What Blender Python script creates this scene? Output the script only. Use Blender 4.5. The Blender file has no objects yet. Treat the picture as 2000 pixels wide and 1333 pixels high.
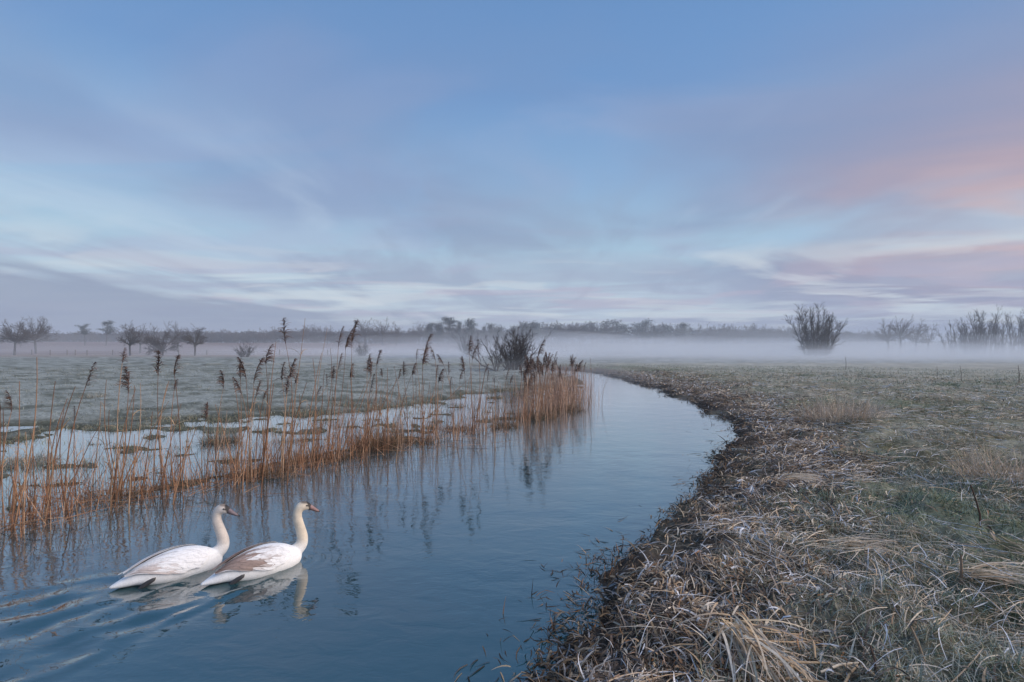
import bpy, math, random
import numpy as np
from mathutils import Vector, Matrix

random.seed(7)
rng = np.random.default_rng(11)
scene = bpy.context.scene
col = scene.collection

# ------------------------------------------------------------------ camera
CAM_H, FPX, HOR = 2.3, 1000.0, 680.0          # eye height, focal length and eye level in photo pixels (2000 x 1333)
cam_d = bpy.data.cameras.new("camera")
cam_d.sensor_width = 36.0
cam_d.lens = 18.0
cam_d.shift_y = (HOR - 666.5) / 2000.0
cam_d.clip_start, cam_d.clip_end = 0.05, 6000
cam = bpy.data.objects.new("camera", cam_d)
cam.location = (0, 0, CAM_H)
cam.rotation_euler = (math.radians(90), 0, 0)
col.objects.link(cam)
scene.camera = cam

# ------------------------------------------------------------------ render settings
scene.render.engine = 'CYCLES'
scene.view_settings.view_transform = 'Standard'
scene.view_settings.look = 'None'
scene.view_settings.exposure = 0.3
scene.view_settings.gamma = 1.0
scene.view_settings.use_curve_mapping = False
scene.cycles.max_bounces = 6
scene.cycles.diffuse_bounces = 3
scene.cycles.glossy_bounces = 3
scene.cycles.volume_bounces = 3
scene.cycles.use_denoising = True

SUN_AZ, SUN_EL = 100.0, 33.0                     # degrees clockwise from the view axis (+Y), above the horizon

# ------------------------------------------------------------------ node helper
class NT:
    def __init__(s, tree):
        s.t = tree; s.n = tree.nodes; s.l = tree.links
    def node(s, typ, **kw):
        n = s.n.new(typ)
        for k, v in kw.items(): setattr(n, k, v)
        return n
    def put(s, sock, v):
        if isinstance(v, bpy.types.NodeSocket): s.l.new(v, sock)
        elif v is not None: sock.default_value = v
    def math(s, op, a, b=None, c=None, clamp=False):
        n = s.node('ShaderNodeMath', operation=op); n.use_clamp = clamp
        s.put(n.inputs[0], a)
        if b is not None: s.put(n.inputs[1], b)
        if c is not None: s.put(n.inputs[2], c)
        return n.outputs[0]
    def ss(s, v, a, b, lo=0.0, hi=1.0):            # smoothstep from a to b
        n = s.node('ShaderNodeMapRange', interpolation_type='SMOOTHSTEP')
        s.put(n.inputs['Value'], v); s.put(n.inputs['From Min'], a); s.put(n.inputs['From Max'], b)
        n.inputs['To Min'].default_value = lo; n.inputs['To Max'].default_value = hi
        return n.outputs[0]
    def mix(s, f, a, b, blend='MIX'):
        n = s.node('ShaderNodeMix', data_type='RGBA', blend_type=blend)
        s.put(n.inputs['Factor'], f)
        s.put(n.inputs[6], a if isinstance(a, bpy.types.NodeSocket) else (*a, 1))
        s.put(n.inputs[7], b if isinstance(b, bpy.types.NodeSocket) else (*b, 1))
        return n.outputs[2]
    def noise(s, vec, scale=1.0, detail=4.0, rough=0.5, dist=0.0):
        n = s.node('ShaderNodeTexNoise')
        if vec is not None: s.l.new(vec, n.inputs['Vector'])
        n.inputs['Scale'].default_value = scale; n.inputs['Detail'].default_value = detail
        n.inputs['Roughness'].default_value = rough; n.inputs['Distortion'].default_value = dist
        return n.outputs['Fac']
    def xyz(s, x, y, z=0.0):
        n = s.node('ShaderNodeCombineXYZ')
        s.put(n.inputs[0], x); s.put(n.inputs[1], y); s.put(n.inputs[2], z)
        return n.outputs[0]
    def ramp(s, f, stops):
        n = s.node('ShaderNodeValToRGB'); e = n.color_ramp.elements
        while len(e) < len(stops): e.new(0.5)
        for el, (p, c) in zip(e, stops): el.position = p; el.color = (*c, 1)
        s.put(n.inputs[0], f)
        return n.outputs[0]

# ------------------------------------------------------------------ sky
def build_world():
    w = bpy.data.worlds.new("World"); scene.world = w; w.use_nodes = True
    t = NT(w.node_tree); t.n.clear()
    tc = t.node('ShaderNodeTexCoord')
    sp = t.node('ShaderNodeSeparateXYZ'); t.l.new(tc.outputs['Generated'], sp.inputs[0])
    dx, dy, dz = sp.outputs
    h = t.math('MAXIMUM', t.math('SQRT', t.math('ADD', t.math('MULTIPLY', dx, dx), t.math('MULTIPLY', dy, dy))), 0.02)
    el = t.math('MAXIMUM', t.math('DIVIDE', dz, h), 0.0)         # tangent of elevation
    u = t.math('DIVIDE', dx, h)                                   # sine of azimuth
    den = t.math('ADD', t.math('MAXIMUM', dz, 0.0), 0.045)
    px, py = t.math('DIVIDE', dx, den), t.math('DIVIDE', dy, den)  # a flat cloud deck seen in perspective
    sky = t.node('ShaderNodeTexSky', sky_type='NISHITA', sun_disc=False)
    sky.sun_elevation = math.radians(SUN_EL); sky.sun_rotation = math.radians(SUN_AZ)
    sky.air_density = 1.2; sky.dust_density = 1.0; sky.ozone_density = 2.0
    nish = t.mix(1.0, sky.outputs[0], (0.085, 0.08, 0.085), 'MULTIPLY')
    base = t.ramp(t.math('DIVIDE', el, 0.8), [
        (0.0, (0.36, 0.42, 0.51)), (0.10, (0.46, 0.56, 0.645)), (0.24, (0.325, 0.495, 0.63)), (0.40, (0.215, 0.375, 0.59)),
        (0.62, (0.130, 0.270, 0.515)), (1.0, (0.10, 0.225, 0.46))])
    c = t.mix(0.12, base, nish)
    sc = lambda sx, sy, z: t.xyz(t.math('MULTIPLY', px, sx), t.math('MULTIPLY', py, sy), z)
    n_big = t.noise(sc(.42, .42, 3.1), 1.0, 4.0, .5, .6)
    n_mid = t.noise(sc(.62, .95, 8.4), 1.0, 5.0, .5, .8)
    n_str = t.noise(sc(.75, .20, 5.6), 1.0, 6.0, .55, .5)         # streaks drawn out along the wind
    n_fine = t.noise(sc(.36, .62, 1.7), 1.0, 4.0, .5, .8)
    n_rip = t.noise(sc(.7, 1.2, 6.3), 1.0, 4.0, .5, .6)
    # thin pinkish veils high up
    veil = t.math('MULTIPLY', t.ss(n_mid, .46, .66), t.ss(el, .85, .2))
    c = t.mix(t.math('MULTIPLY', veil, .36), c, (.35, .375, .53))
    # lavender altostratus, thicker towards the sunrise side
    right = t.ss(u, -.05, .72)
    cover = t.math('MULTIPLY', t.ss(t.math('ADD', n_big, t.math('MULTIPLY', right, .16)), .46, .70), t.ss(el, .66, .26))
    cover = t.math('MULTIPLY', cover, t.math('ADD', .22, t.math('MULTIPLY', right, .74)))
    c = t.mix(cover, c, (.205, .24, .375))
    blue = t.math('MULTIPLY', t.ss(n_big, .44, .30), t.ss(el, .1, .3))
    c = t.mix(t.math('MULTIPLY', blue, .5), c, (.20, .38, .62))
    grey = t.math('MULTIPLY', t.ss(n_big, .50, .66), t.math('MULTIPLY', t.ss(el, .08, .25), t.ss(el, .9, .5)))
    c = t.mix(t.math('MULTIPLY', grey, .38), c, (.165, .245, .42))
    # wind streaks
    low = t.ss(el, .48, .14)
    c = t.mix(t.math('MULTIPLY', t.math('MULTIPLY', t.ss(n_str, .50, .64), low), .58), c, (.225, .275, .40))
    c = t.mix(t.math('MULTIPLY', t.math('MULTIPLY', t.ss(n_str, .47, .36), low), .45), c, (.46, .57, .68))
    # pink light on the cloud towards the sunrise
    pk = t.math('MULTIPLY', t.ss(u, .36, .80), t.math('MULTIPLY', t.ss(el, .44, .20), t.ss(el, .015, .18)))
    pk = t.math('MULTIPLY', pk, t.math('ADD', .30, t.math('MULTIPLY', t.ss(n_mid, .36, .62), .65)))
    c = t.mix(t.math('MULTIPLY', pk, 1.0, clamp=True), c, (.55, .36, .345))
    # grey bars, pale gaps and faint pink low down
    band = t.math('MULTIPLY', t.ss(el, .24, .10), t.ss(el, 0.0, .045))
    c = t.mix(t.math('MULTIPLY', t.math('MULTIPLY', t.ss(n_fine, .49, .63), band), .58), c, (.30, .345, .46))
    c = t.mix(t.math('MULTIPLY', t.math('MULTIPLY', t.ss(n_rip, .53, .66), band), .28), c, (.27, .31, .45))
    c = t.mix(t.math('MULTIPLY', t.math('MULTIPLY', t.ss(n_fine, .49, .37), band), .65), c, (.56, .63, .67))
    c = t.mix(t.math('MULTIPLY', t.math('MULTIPLY', t.ss(n_rip, .47, .36), band), .35), c, (.60, .62, .64))
    c = t.mix(t.math('MULTIPLY', t.math('MULTIPLY', t.ss(n_mid, .52, .60), t.math('MULTIPLY', t.ss(el, .17, .10), t.ss(el, .04, .08))), .26), c, (.50, .40, .48))
    # slate bank lying low on the side away from the sunrise
    top = t.math('ADD', .020, t.math('MULTIPLY', t.math('MAXIMUM', t.math('MULTIPLY', u, -1.0), 0.0), .13))
    e2 = t.math('ADD', el, t.math('ADD', t.math('MULTIPLY', t.math('SUBTRACT', n_str, .5), .20), t.math('MULTIPLY', t.math('SUBTRACT', n_rip, .5), .05)))
    bank = t.ss(t.math('SUBTRACT', e2, top), .022, -.022)
    c = t.mix(t.math('MULTIPLY', bank, .82), c, (.20, .25, .36))
    mul = t.node('ShaderNodeVectorMath', operation='SCALE'); t.l.new(c, mul.inputs[0]); mul.inputs['Scale'].default_value = 10.0
    bg = t.node('ShaderNodeBackground'); t.l.new(mul.outputs[0], bg.inputs[0]); bg.inputs[1].default_value = 0.1
    out = t.node('ShaderNodeOutputWorld'); t.l.new(bg.outputs[0], out.inputs[0])
    w.cycles.sampling_method = 'MANUAL'; w.cycles.sample_map_resolution = 512
build_world()

sun_d = bpy.data.lights.new("sun", 'SUN')
sun_d.energy = 2.9; sun_d.angle = math.radians(50); sun_d.color = (1.0, 0.86, 0.74)
sun = bpy.data.objects.new("sun", sun_d); col.objects.link(sun)
a, e = math.radians(SUN_AZ), math.radians(SUN_EL)
sdir = Vector((math.sin(a) * math.cos(e), math.cos(a) * math.cos(e), math.sin(e)))
sun.rotation_euler = sdir.to_track_quat('Z', 'Y').to_euler()

# ------------------------------------------------------------------ numeric helpers
def _hash(ix, iy, seed):
    h = (ix.astype(np.int64) * 374761393 + iy.astype(np.int64) * 668265263 + seed * 1442695041) & 0xFFFFFFFF
    h = ((h ^ (h >> 13)) * 1274126177) & 0xFFFFFFFF
    h = (h ^ (h >> 16)) & 0xFFFFFFFF
    return h.astype(np.float64) / 4294967295.0
def vn(x, y, seed=0):
    x = np.asarray(x, float); y = np.asarray(y, float)
    ix, iy = np.floor(x), np.floor(y); fx, fy = x - ix, y - iy
    fx = fx * fx * fx * (fx * (fx * 6 - 15) + 10); fy = fy * fy * fy * (fy * (fy * 6 - 15) + 10)
    a = _hash(ix, iy, seed); b = _hash(ix + 1, iy, seed); c = _hash(ix, iy + 1, seed); d = _hash(ix + 1, iy + 1, seed)
    return (a + (b - a) * fx) * (1 - fy) + (c + (d - c) * fx) * fy
def fbm(x, y, seed=0, octv=4, gain=0.5):                # about -1 .. 1
    s = 0; amp = 1; tot = 0
    for i in range(octv):
        s = s + amp * (vn(x, y, seed + i * 17) * 2 - 1); tot += amp; amp *= gain
        x = np.asarray(x) * 2.03 + 5.2; y = np.asarray(y) * 2.01 - 3.7
    return s / tot * 1.5
def sst(x, a, b):
    t = np.clip((np.asarray(x, float) - a) / (b - a), 0, 1)
    return t * t * (3 - 2 * t)
def lerp(a, b, t): return a + (b - a) * t

def mesh_from(name, V, Q, C=None, smooth=True, quads=True):
    me = bpy.data.meshes.new(name)
    V = np.ascontiguousarray(V, dtype=np.float32).reshape(-1, 3); Q = np.ascontiguousarray(Q, dtype=np.int32)
    k = Q.shape[1]; n = len(Q)
    me.vertices.add(len(V)); me.vertices.foreach_set('co', V.ravel())
    me.loops.add(n * k); me.loops.foreach_set('vertex_index', Q.ravel())
    me.polygons.add(n); me.polygons.foreach_set('loop_start', np.arange(0, n * k, k, dtype=np.int32))
    me.polygons.foreach_set('loop_total', np.full(n, k, dtype=np.int32))
    if smooth: me.polygons.foreach_set('use_smooth', np.ones(n, dtype=bool))
    if C is not None:
        C = np.asarray(C, dtype=np.float32).reshape(-1, 3)
        at = me.color_attributes.new('tint', 'FLOAT_COLOR', 'POINT')
        at.data.foreach_set('color', np.concatenate([C, np.ones((len(C), 1), np.float32)], 1).ravel())
    me.update(calc_edges=True)
    return me
def obj(name, me, mat=None, parent=None, loc=None):
    o = bpy.data.objects.new(name, me); col.objects.link(o)
    if mat is not None and me is not None and len(me.materials) == 0: me.materials.append(mat)
    if parent is not None: o.parent = parent
    if loc is not None: o.location = loc
    return o
def tag(o, label, cat=None, group=None, kind=None):
    o['label'] = label
    if cat: o['category'] = cat
    if group: o['group'] = group
    if kind: o['kind'] = kind
    return o
def empty(name, loc):
    o = bpy.data.objects.new(name, None); col.objects.link(o); o.location = loc; o.empty_display_size = 0.1
    return o

def tint_mat(name, rough=0.8, var=0.35, scale=30.0, bump=0.0, spec=0.25, bscale=60.0):
    m = bpy.data.materials.new(name); m.use_nodes = True
    t = NT(m.node_tree); p = t.n['Principled BSDF']
    a = t.node('ShaderNodeAttribute', attribute_name='tint')
    tc = t.node('ShaderNodeTexCoord')
    n = t.noise(tc.outputs['Object'], scale, 3.0, 0.6)
    k = t.ss(n, 0.25, 0.75, 1 - var, 1 + var)
    mu = t.node('ShaderNodeVectorMath', operation='SCALE'); t.l.new(a.outputs['Color'], mu.inputs[0]); t.l.new(k, mu.inputs['Scale'])
    t.l.new(mu.outputs[0], p.inputs['Base Color'])
    p.inputs['Roughness'].default_value = rough; p.inputs['Specular IOR Level'].default_value = spec
    if bump:
        b = t.node('ShaderNodeBump'); b.inputs['Strength'].default_value = bump; b.inputs['Distance'].default_value = 0.02
        t.l.new(t.noise(tc.outputs['Object'], bscale, 4.0, 0.65), b.inputs['Height']); t.l.new(b.outputs[0], p.inputs['Normal'])
    return m
def plain_mat(name, color, rough=0.7, var=0.25, scale=20.0, spec=0.3):
    m = bpy.data.materials.new(name); m.use_nodes = True
    t = NT(m.node_tree); p = t.n['Principled BSDF']
    tc = t.node('ShaderNodeTexCoord')
    n = t.noise(tc.outputs['Object'], scale, 4.0, 0.6)
    lo = tuple(v * (1 - var) for v in color); hi = tuple(min(1, v * (1 + var)) for v in color)
    t.l.new(t.mix(t.ss(n, 0.3, 0.7), lo, hi), p.inputs['Base Color'])
    p.inputs['Roughness'].default_value = rough; p.inputs['Specular IOR Level'].default_value = spec
    return m

# ------------------------------------------------------------------ the lie of the land
def px2g(px, py, z=0.0):                               # photo pixel -> point on a level z
    Y = FPX * (CAM_H - z) / (py - HOR)
    return (px - 1000.0) / FPX * Y, Y
_RY = np.array([-400, -20, -5, 0, 2, 3.52, 4.6, 5.23, 6.2, 7.19, 9.2, 12.8, 15.3, 20.9, 28.7, 38, 48, 55, 61, 64, 66])
_RX = np.array([-400, -9, -4, -1.9, -0.75, .10, .62, .98, 1.72, 2.3, 3.7, 5.4, 6.4, 7.4, 8.1, 8.0, 7.4, 4.5, -3, -16, -60])
_LY = np.array([-400, -20, 0, 4, 6.4, 7.8, 8.5, 9.2, 10.2, 11.2, 13.1, 14.4, 15.9, 19.2, 23, 35, 44, 50, 56, 60, 66])
_LX = np.array([-500, -30, -13, -9.2, -7.0, -6.2, -5.2, -4.5, -4.1, -3.4, -2.2, -.6, .7, 2.2, 3.2, 4.9, 5.2, 3.0, -5, -18, -60])
_FU = np.array([-6, -2, -1, -.8, -.55, -.3, -.15, -.04, .05, 1])
_FD = np.array([9, 11.5, 13.6, 14.9, 15.4, 19.0, 22.5, 26.5, 29, 30])
def edges(x, y):
    j = 0.30 * fbm(x * 0.9, y * 0.9, 3, 4) * np.clip(y / 9.0, 0.6, 1.6)
    sr = x - np.interp(y, _RY, _RX) + j
    sl = np.interp(y, _LY, _LX) - x + 0.22 * fbm(x * 1.1, y * 1.1, 9, 3)
    return sr, sl
def gh(x, y, parts=False):
    x = np.asarray(x, float); y = np.asarray(y, float)
    sr, sl = edges(x, y)
    r = np.hypot(x, y)
    past = y > 66.0                                    # beyond the bend: one meadow
    # right bank
    mound = 0.115 * fbm(x * 1.7, y * 1.7, 21, 3) + 0.045 * fbm(x * 5.5, y * 5.5, 25, 2)
    near = np.exp(-(r / 26.0) ** 2)
    zr = np.where(sr < 0, np.maximum(sr * 0.55, -0.6), 0.07 * sst(sr, 0, .45) + 0.13 * sst(sr, .2, 1.6) + 0.17 * sst(sr, 1.2, 5.5))
    zr = zr + (mound * sst(sr, -.45, .7)) * (0.35 + 0.65 * near) + 0.05 * fbm(x * .5, y * .5, 31, 3) * sst(sr, 1, 4)
    # left side: reed ridge, flooded hollow, meadow
    u = x / np.maximum(y, 0.5)
    f = np.interp(u, _FU, _FD) - y + 2.2 * fbm(x * .6, y * .9, 41, 4) - .6
    hol = -0.045 + 0.10 * fbm(x * 1.3, y * 2.2, 45, 4)
    mead = 0.03 + 0.11 * sst(-f, 0, 8) + 0.05 * fbm(x * .5, y * .9, 51, 4)
    zl = lerp(mead, hol, sst(f, -1.2, .9))
    ridge = -0.012 + 0.09 * fbm(x * 1.4, y * 1.4, 61, 3)
    zl = lerp(zl, ridge, np.exp(-((sl - .45) / .5) ** 2) * 0.9)
    zl = np.where(sl < 0, np.maximum(sl * 0.6, -0.6), zl * sst(sl, -.1, .25))
    z = np.where(sr > -0.9, zr, np.where(sl > -0.9, zl, -0.6))
    z = np.where((sr > -0.9) & (sl > -0.9), np.maximum(zr, zl), z)
    z = np.maximum(z, lerp(-.6, .12 + .05 * fbm(x * .3, y * .5, 73, 3), sst(y, 52, 58)))
    z = np.where(past, 0.16 + 0.06 * fbm(x * .2, y * .3, 71, 3), z)
    # rising land behind
    rise = 7.6 * sst(y + 0.18 * np.abs(x), 165, 520) ** 1.15
    rise = rise * (0.9 + 0.12 * fbm(x * .006, y * .006, 77, 2))
    z = z + np.where(y > 0, rise, 0)
    if parts: return z, sr, sl, f
    return z
def gz(x, y): return float(gh(np.array([x]), np.array([y]))[0])

# ------------------------------------------------------------------ ground sheet
def polar(az_fine, n_az, r0, r1, n_r):
    fine = np.linspace(-az_fine, az_fine, n_az)
    rest = np.linspace(az_fine, 360 - az_fine, 40)[1:-1]
    az = np.radians(np.concatenate([fine, rest]))
    rr = r0 * (r1 / r0) ** np.linspace(0, 1, n_r)
    A, R = np.meshgrid(az, rr, indexing='xy')           # (n_r, n_az)
    return A, R, R * np.sin(A), R * np.cos(A)
def grid_faces(nr, na, wrap):
    i, j = np.meshgrid(np.arange(nr - 1), np.arange(na if wrap else na - 1), indexing='ij')
    j2 = (j + 1) % na
    return np.stack([i * na + j, i * na + j2, (i + 1) * na + j2, (i + 1) * na + j], -1).reshape(-1, 4)[:, ::-1]

def ground_tint(x, y, z, sr, sl, f):
    def C(*c): return np.array(c)
    n1 = fbm(x * .8, y * .8, 101, 4)[..., None]; n2 = fbm(x * 3.5, y * 3.5, 107, 3)[..., None]
    mud = C(.040, .033, .028) * (1 + .4 * n2)
    litter = C(.15, .115, .085) * (1 + .45 * n2)
    turf = lerp(C(.12, .125, .07), C(.30, .30, .235), sst(n1 + .6 * n2, -.5, .7))
    gp = sst(fbm(x * .45, y * .45, 163, 3), .12, .5)[..., None]
    turf = lerp(turf, C(.12, .155, .085) * (1 + .3 * n2), gp * .6)
    t = sst(sr, .8, 4.5)[..., None]
    t2 = np.clip(t + .35 * n1, 0, 1)
    right = lerp(lerp(mud, litter, sst(sr, .2, 1.8)[..., None] * .8), turf, t2 * .85)
    meadow = lerp(C(.115, .125, .10), C(.285, .305, .28), sst(n1 * .8 + n2 * .6 + .15, -.6, .6))
    wet = C(.075, .075, .05) * (1 + .4 * n2)
    left = lerp(wet, meadow, sst(z, .0, .10)[..., None])
    right = lerp(right, C(.36, .35, .30) * (1 + .25 * n1), (sst(sr, 3, 12) * sst(y, 12, 40) * .65)[..., None])
    c = np.where((sr > -.5)[..., None] & (y < 66)[..., None], right, left)
    c = np.where((y >= 66)[..., None], meadow, c)
    # ploughed brown land up the slope
    fld = (sst(y + .15 * np.abs(x), 176, 192) * sst(x, 60, -30))[..., None]
    c = lerp(c, C(.16, .105, .09) * (1 + .2 * n1), fld)
    band = np.exp(-((y - 145 - 5 * n1[..., 0]) / 24.0) ** 2) * sst(x, -20, -60)
    c = lerp(c, C(.22, .15, .115), .85 * band[..., None])
    top = sst(y, 470, 520)[..., None]
    c = lerp(c, C(.06, .06, .05), top)
    return c

A, R, GX, GY = polar(62, 390, 0.5, 1300, 300)
GZ, SR, SL, FF = gh(GX, GY, True)
gcol = ground_tint(GX, GY, GZ, SR, SL, FF)
gf = grid_faces(*GX.shape, True)
gV = np.stack([GX, GY, GZ], -1).reshape(-1, 3)
# close the hole under the tripod
gV = np.concatenate([gV, [[0, 0, gz(0, 0)]]]); gC = np.concatenate([gcol.reshape(-1, 3), [[.1, .09, .07]]])
na = GX.shape[1]; ctr = len(gV) - 1
cap = np.array([[ctr, (j + 1) % na, j, ctr] for j in range(na)])
me = mesh_from('ground', gV, gf, gC)
ground = obj('ground', me, tint_mat('ground_soil', 0.9, .40, 9.0, .8, .15, 28.0))
bm_cap = mesh_from('ground_cap', gV[[ctr] + list(range(na))], np.array([[0, 1 + (j + 1) % na, 1 + j] for j in range(na)]), gC[[ctr] + list(range(na))])
capo = obj('ground_patch', bm_cap, me.materials[0], ground)
tag(ground, 'frosty meadow and muddy river banks', kind='structure')

# ------------------------------------------------------------------ swan poses (needed for their wakes)
#           base x, y, heading (radians from +X towards +Y), size, seed
SWANS = [(-3.43, 5.19, math.radians(43), 1.0), (-2.61, 5.26, math.radians(44), 1.0)]

def wake(x, y):
    z = np.zeros_like(x)
    for i, (sx, sy, hd, k) in enumerate(SWANS):
        c, s = math.cos(hd), math.sin(hd)
        al = (x - sx) * c + (y - sy) * s                # forward
        la = -(x - sx) * s + (y - sy) * c
        b = .40 - al                                    # metres behind the bow
        bb = np.maximum(b, 0)
        arm = .10 + .30 * bb
        wdt = .06 + .055 * bb
        q = (np.abs(la) - arm) / wdt
        fade = sst(b, 0, .25) * np.exp(-bb / 3.4)
        z += .012 * fade * np.exp(-q * q) * np.cos(q * 2.6 + 1.5 * fbm(bb * 2, la * 2, 33 + i, 2)) * (1 + .6 * fbm(bb * 3, la * 3, 37 + i, 2))
        q2 = (np.abs(la) - (.06 + .17 * bb)) / (.05 + .05 * bb)
        z += .009 * fade * np.exp(-q2 * q2) * np.cos(q2 * 2.2 + bb * 5)
        inside = sst(arm + wdt - np.abs(la), 0, .25) * sst(b, .8, 1.4) * np.exp(-bb / 5.0)
        z += inside * (.007 * np.cos(bb * 11 + 2.6 * fbm(la * 2, bb * .7, 5 + i, 2)) + .022 * fbm(bb * 1.5, la * 5.5, 15 + i, 3) + .0045 * fbm(bb * 7, la * 13, 19 + i, 2))
        d = np.hypot((al - .40), la)
        z += .0035 * np.exp(-(d / .42) ** 2) * np.cos(d * 52) * sst(al, .1, .45)
        body = np.exp(-((al + .02) / .5) ** 2 - (la / .24) ** 2)
        z += .006 * body
    return z
A, R, WX, WY = polar(60, 520, 0.9, 90, 440)
WZ = wake(WX, WY)
WZ += 0.0022 * fbm(WX * 1.5, WY * 2.6, 88, 3) * sst(WX - np.interp(WY, _LY, _LX), -.2, 1.5)
keepv = (gh(WX, WY) < 0.06) & (WY > -10)
wf = grid_faces(*WX.shape, True)
kv = keepv.reshape(-1); wf = wf[kv[wf].any(1)]
used = np.unique(wf); remap = np.zeros(kv.size, int); remap[used] = np.arange(len(used))
wV = np.stack([WX, WY, WZ], -1).reshape(-1, 3)[used]
me = mesh_from('river', wV, remap[wf])
def water_mat():
    m = bpy.data.materials.new('river_water'); m.use_nodes = True
    t = NT(m.node_tree); p = t.n['Principled BSDF']
    tc = t.node('ShaderNodeTexCoord'); sp = t.node('ShaderNodeSeparateXYZ'); t.l.new(tc.outputs['Object'], sp.inputs[0])
    big = t.noise(tc.outputs['Object'], 0.5, 2.0, .5)
    t.l.new(t.mix(big, (.008, .044, .056), (.012, .056, .068)), p.inputs['Base Color'])
    p.inputs['Roughness'].default_value = 0.03; p.inputs['IOR'].default_value = 1.75
    p.inputs['Coat Weight'].default_value = 1.0; p.inputs['Coat IOR'].default_value = 1.6; p.inputs['Coat Roughness'].default_value = 0.02
    st = t.xyz(t.math('MULTIPLY', sp.outputs[0], 1.0), t.math('MULTIPLY', sp.outputs[1], 1.9), 0.0)
    n1 = t.noise(st, 3.2, 3.0, .55, .6); n2 = t.noise(st, 14.0, 2.0, .5, .3)
    # calmer among the reeds, livelier in mid-stream
    live = t.ss(t.noise(tc.outputs['Object'], .35, 2.0, .5), .35, .62)
    hgt = t.math('ADD', t.math('MULTIPLY', n1, 1.0), t.math('MULTIPLY', n2, t.math('MULTIPLY', live, .22)))
    b = t.node('ShaderNodeBump'); b.inputs['Strength'].default_value = 1.0; b.inputs['Distance'].default_value = .0042
    t.l.new(hgt, b.inputs['Height']); t.l.new(b.outputs[0], p.inputs['Normal']); t.l.new(b.outputs[0], p.inputs['Coat Normal'])
    return m
river = obj('river', me, water_mat()); tag(river, 'calm blue river and flood water', kind='structure')

# ------------------------------------------------------------------ air: even haze and banks of ground mist
def vol_mat(name, dens, color=(.90, .92, .96), aniso=0.0):
    m = bpy.data.materials.new(name); m.use_nodes = True
    t = NT(m.node_tree); t.n.clear()
    v = t.node('ShaderNodeVolumePrincipled'); v.inputs['Color'].default_value = (*color, 1)
    v.inputs['Density'].default_value = dens; v.inputs['Anisotropy'].default_value = aniso
    o = t.node('ShaderNodeOutputMaterial'); t.l.new(v.outputs[0], o.inputs['Volume'])
    return m
def box_mesh(name, x0, x1, y0, y1, z0, z1):
    V = [(x, y, z) for z in (z0, z1) for y in (y0, y1) for x in (x0, x1)]
    Q = [(0, 2, 3, 1), (4, 5, 7, 6), (0, 1, 5, 4), (2, 6, 7, 3), (0, 4, 6, 2), (1, 3, 7, 5)]
    return mesh_from(name, np.array(V), np.array(Q), smooth=False)
hz = obj('haze', box_mesh('haze', -1310, 1310, -1310, 1310, -2, 42), vol_mat('haze_air', .0009, (.80, .87, .97)))
tag(hz, 'thin blue dawn haze over the whole valley', kind='stuff')
def mist(cx, cy, rx, ry, top, dens, seed, color=(.87, .915, .98)):
    n = 44
    g = np.linspace(-1, 1, n); X, Y = np.meshgrid(g, g, indexing='xy')
    # square -> disc
    DX = X * np.sqrt(1 - Y * Y / 2); DY = Y * np.sqrt(1 - X * X / 2)
    r = np.sqrt(DX ** 2 + DY ** 2)
    wx, wy = cx + DX * rx, cy + DY * ry
    prof = np.clip(1 - r * r, 0, 1)
    hgt = prof ** .8 * top * (1 + .45 * fbm(DX * 2.5 * max(1, rx / ry) , DY * 2.5, seed, 3))
    ZT = -0.9 + 0.02 + hgt * (1 + .9 / top); ZB = np.full_like(ZT, -1.0)
    V = np.concatenate([np.stack([wx, wy, ZT], -1).reshape(-1, 3), np.stack([wx, wy, ZB], -1).reshape(-1, 3)])
    F = grid_faces(n, n, False)[:, ::-1]; F = F[:, ::-1]
    Ft = F[:, ::-1]; Fb = F + n * n
    rim = np.concatenate([np.arange(n), np.arange(n - 1, n * n, n)[1:], np.arange(n * n - 1, n * n - n - 1, -1)[1:], np.arange(n * n - n, -1, -n)[1:-1]])
    k = np.roll(rim, -1)
    side = np.stack([rim, rim + n * n, k + n * n, k], -1)
    o = obj('mist', mesh_from('mist', V, np.concatenate([Ft, Fb, side])), vol_mat('mist_air', dens, color))
    return o
MIST = [(95, 172, 190, 94, 2.6, .0042, 1, 'lowest sheet of ground mist at the foot of the willow'),
        (95, 176, 195, 99, 3.9, .0036, 8, 'white ground mist wrapping the willow stems'),
        (95, 180, 205, 106, 5.2, .0034, 9, 'upper part of the ground mist across the meadow'),
        (95, 187, 220, 118, 6.4, .0032, 2, 'bank of mist lying across the far meadow'),
        (95, 190, 230, 124, 7.8, .0022, 10, 'soft crest of the mist bank'),
        (95, 192, 240, 132, 9.5, .0013, 6, 'tall thin mist drifting above the far meadow'),
        (46, 90, 112, 62, 2.0, .0105, 3, 'shallow mist over the meadow beyond the river bend'),
        (1.0, 38, 12, 15, 1.8, .010, 4, 'wisp of mist around the dark bush by the river bend'),
        (-130, 165, 150, 85, 5.0, .0035, 5, 'faint mist along the fenced meadow edge')]
for *a, lb in MIST: tag(mist(*a), lb, kind='stuff')
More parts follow.
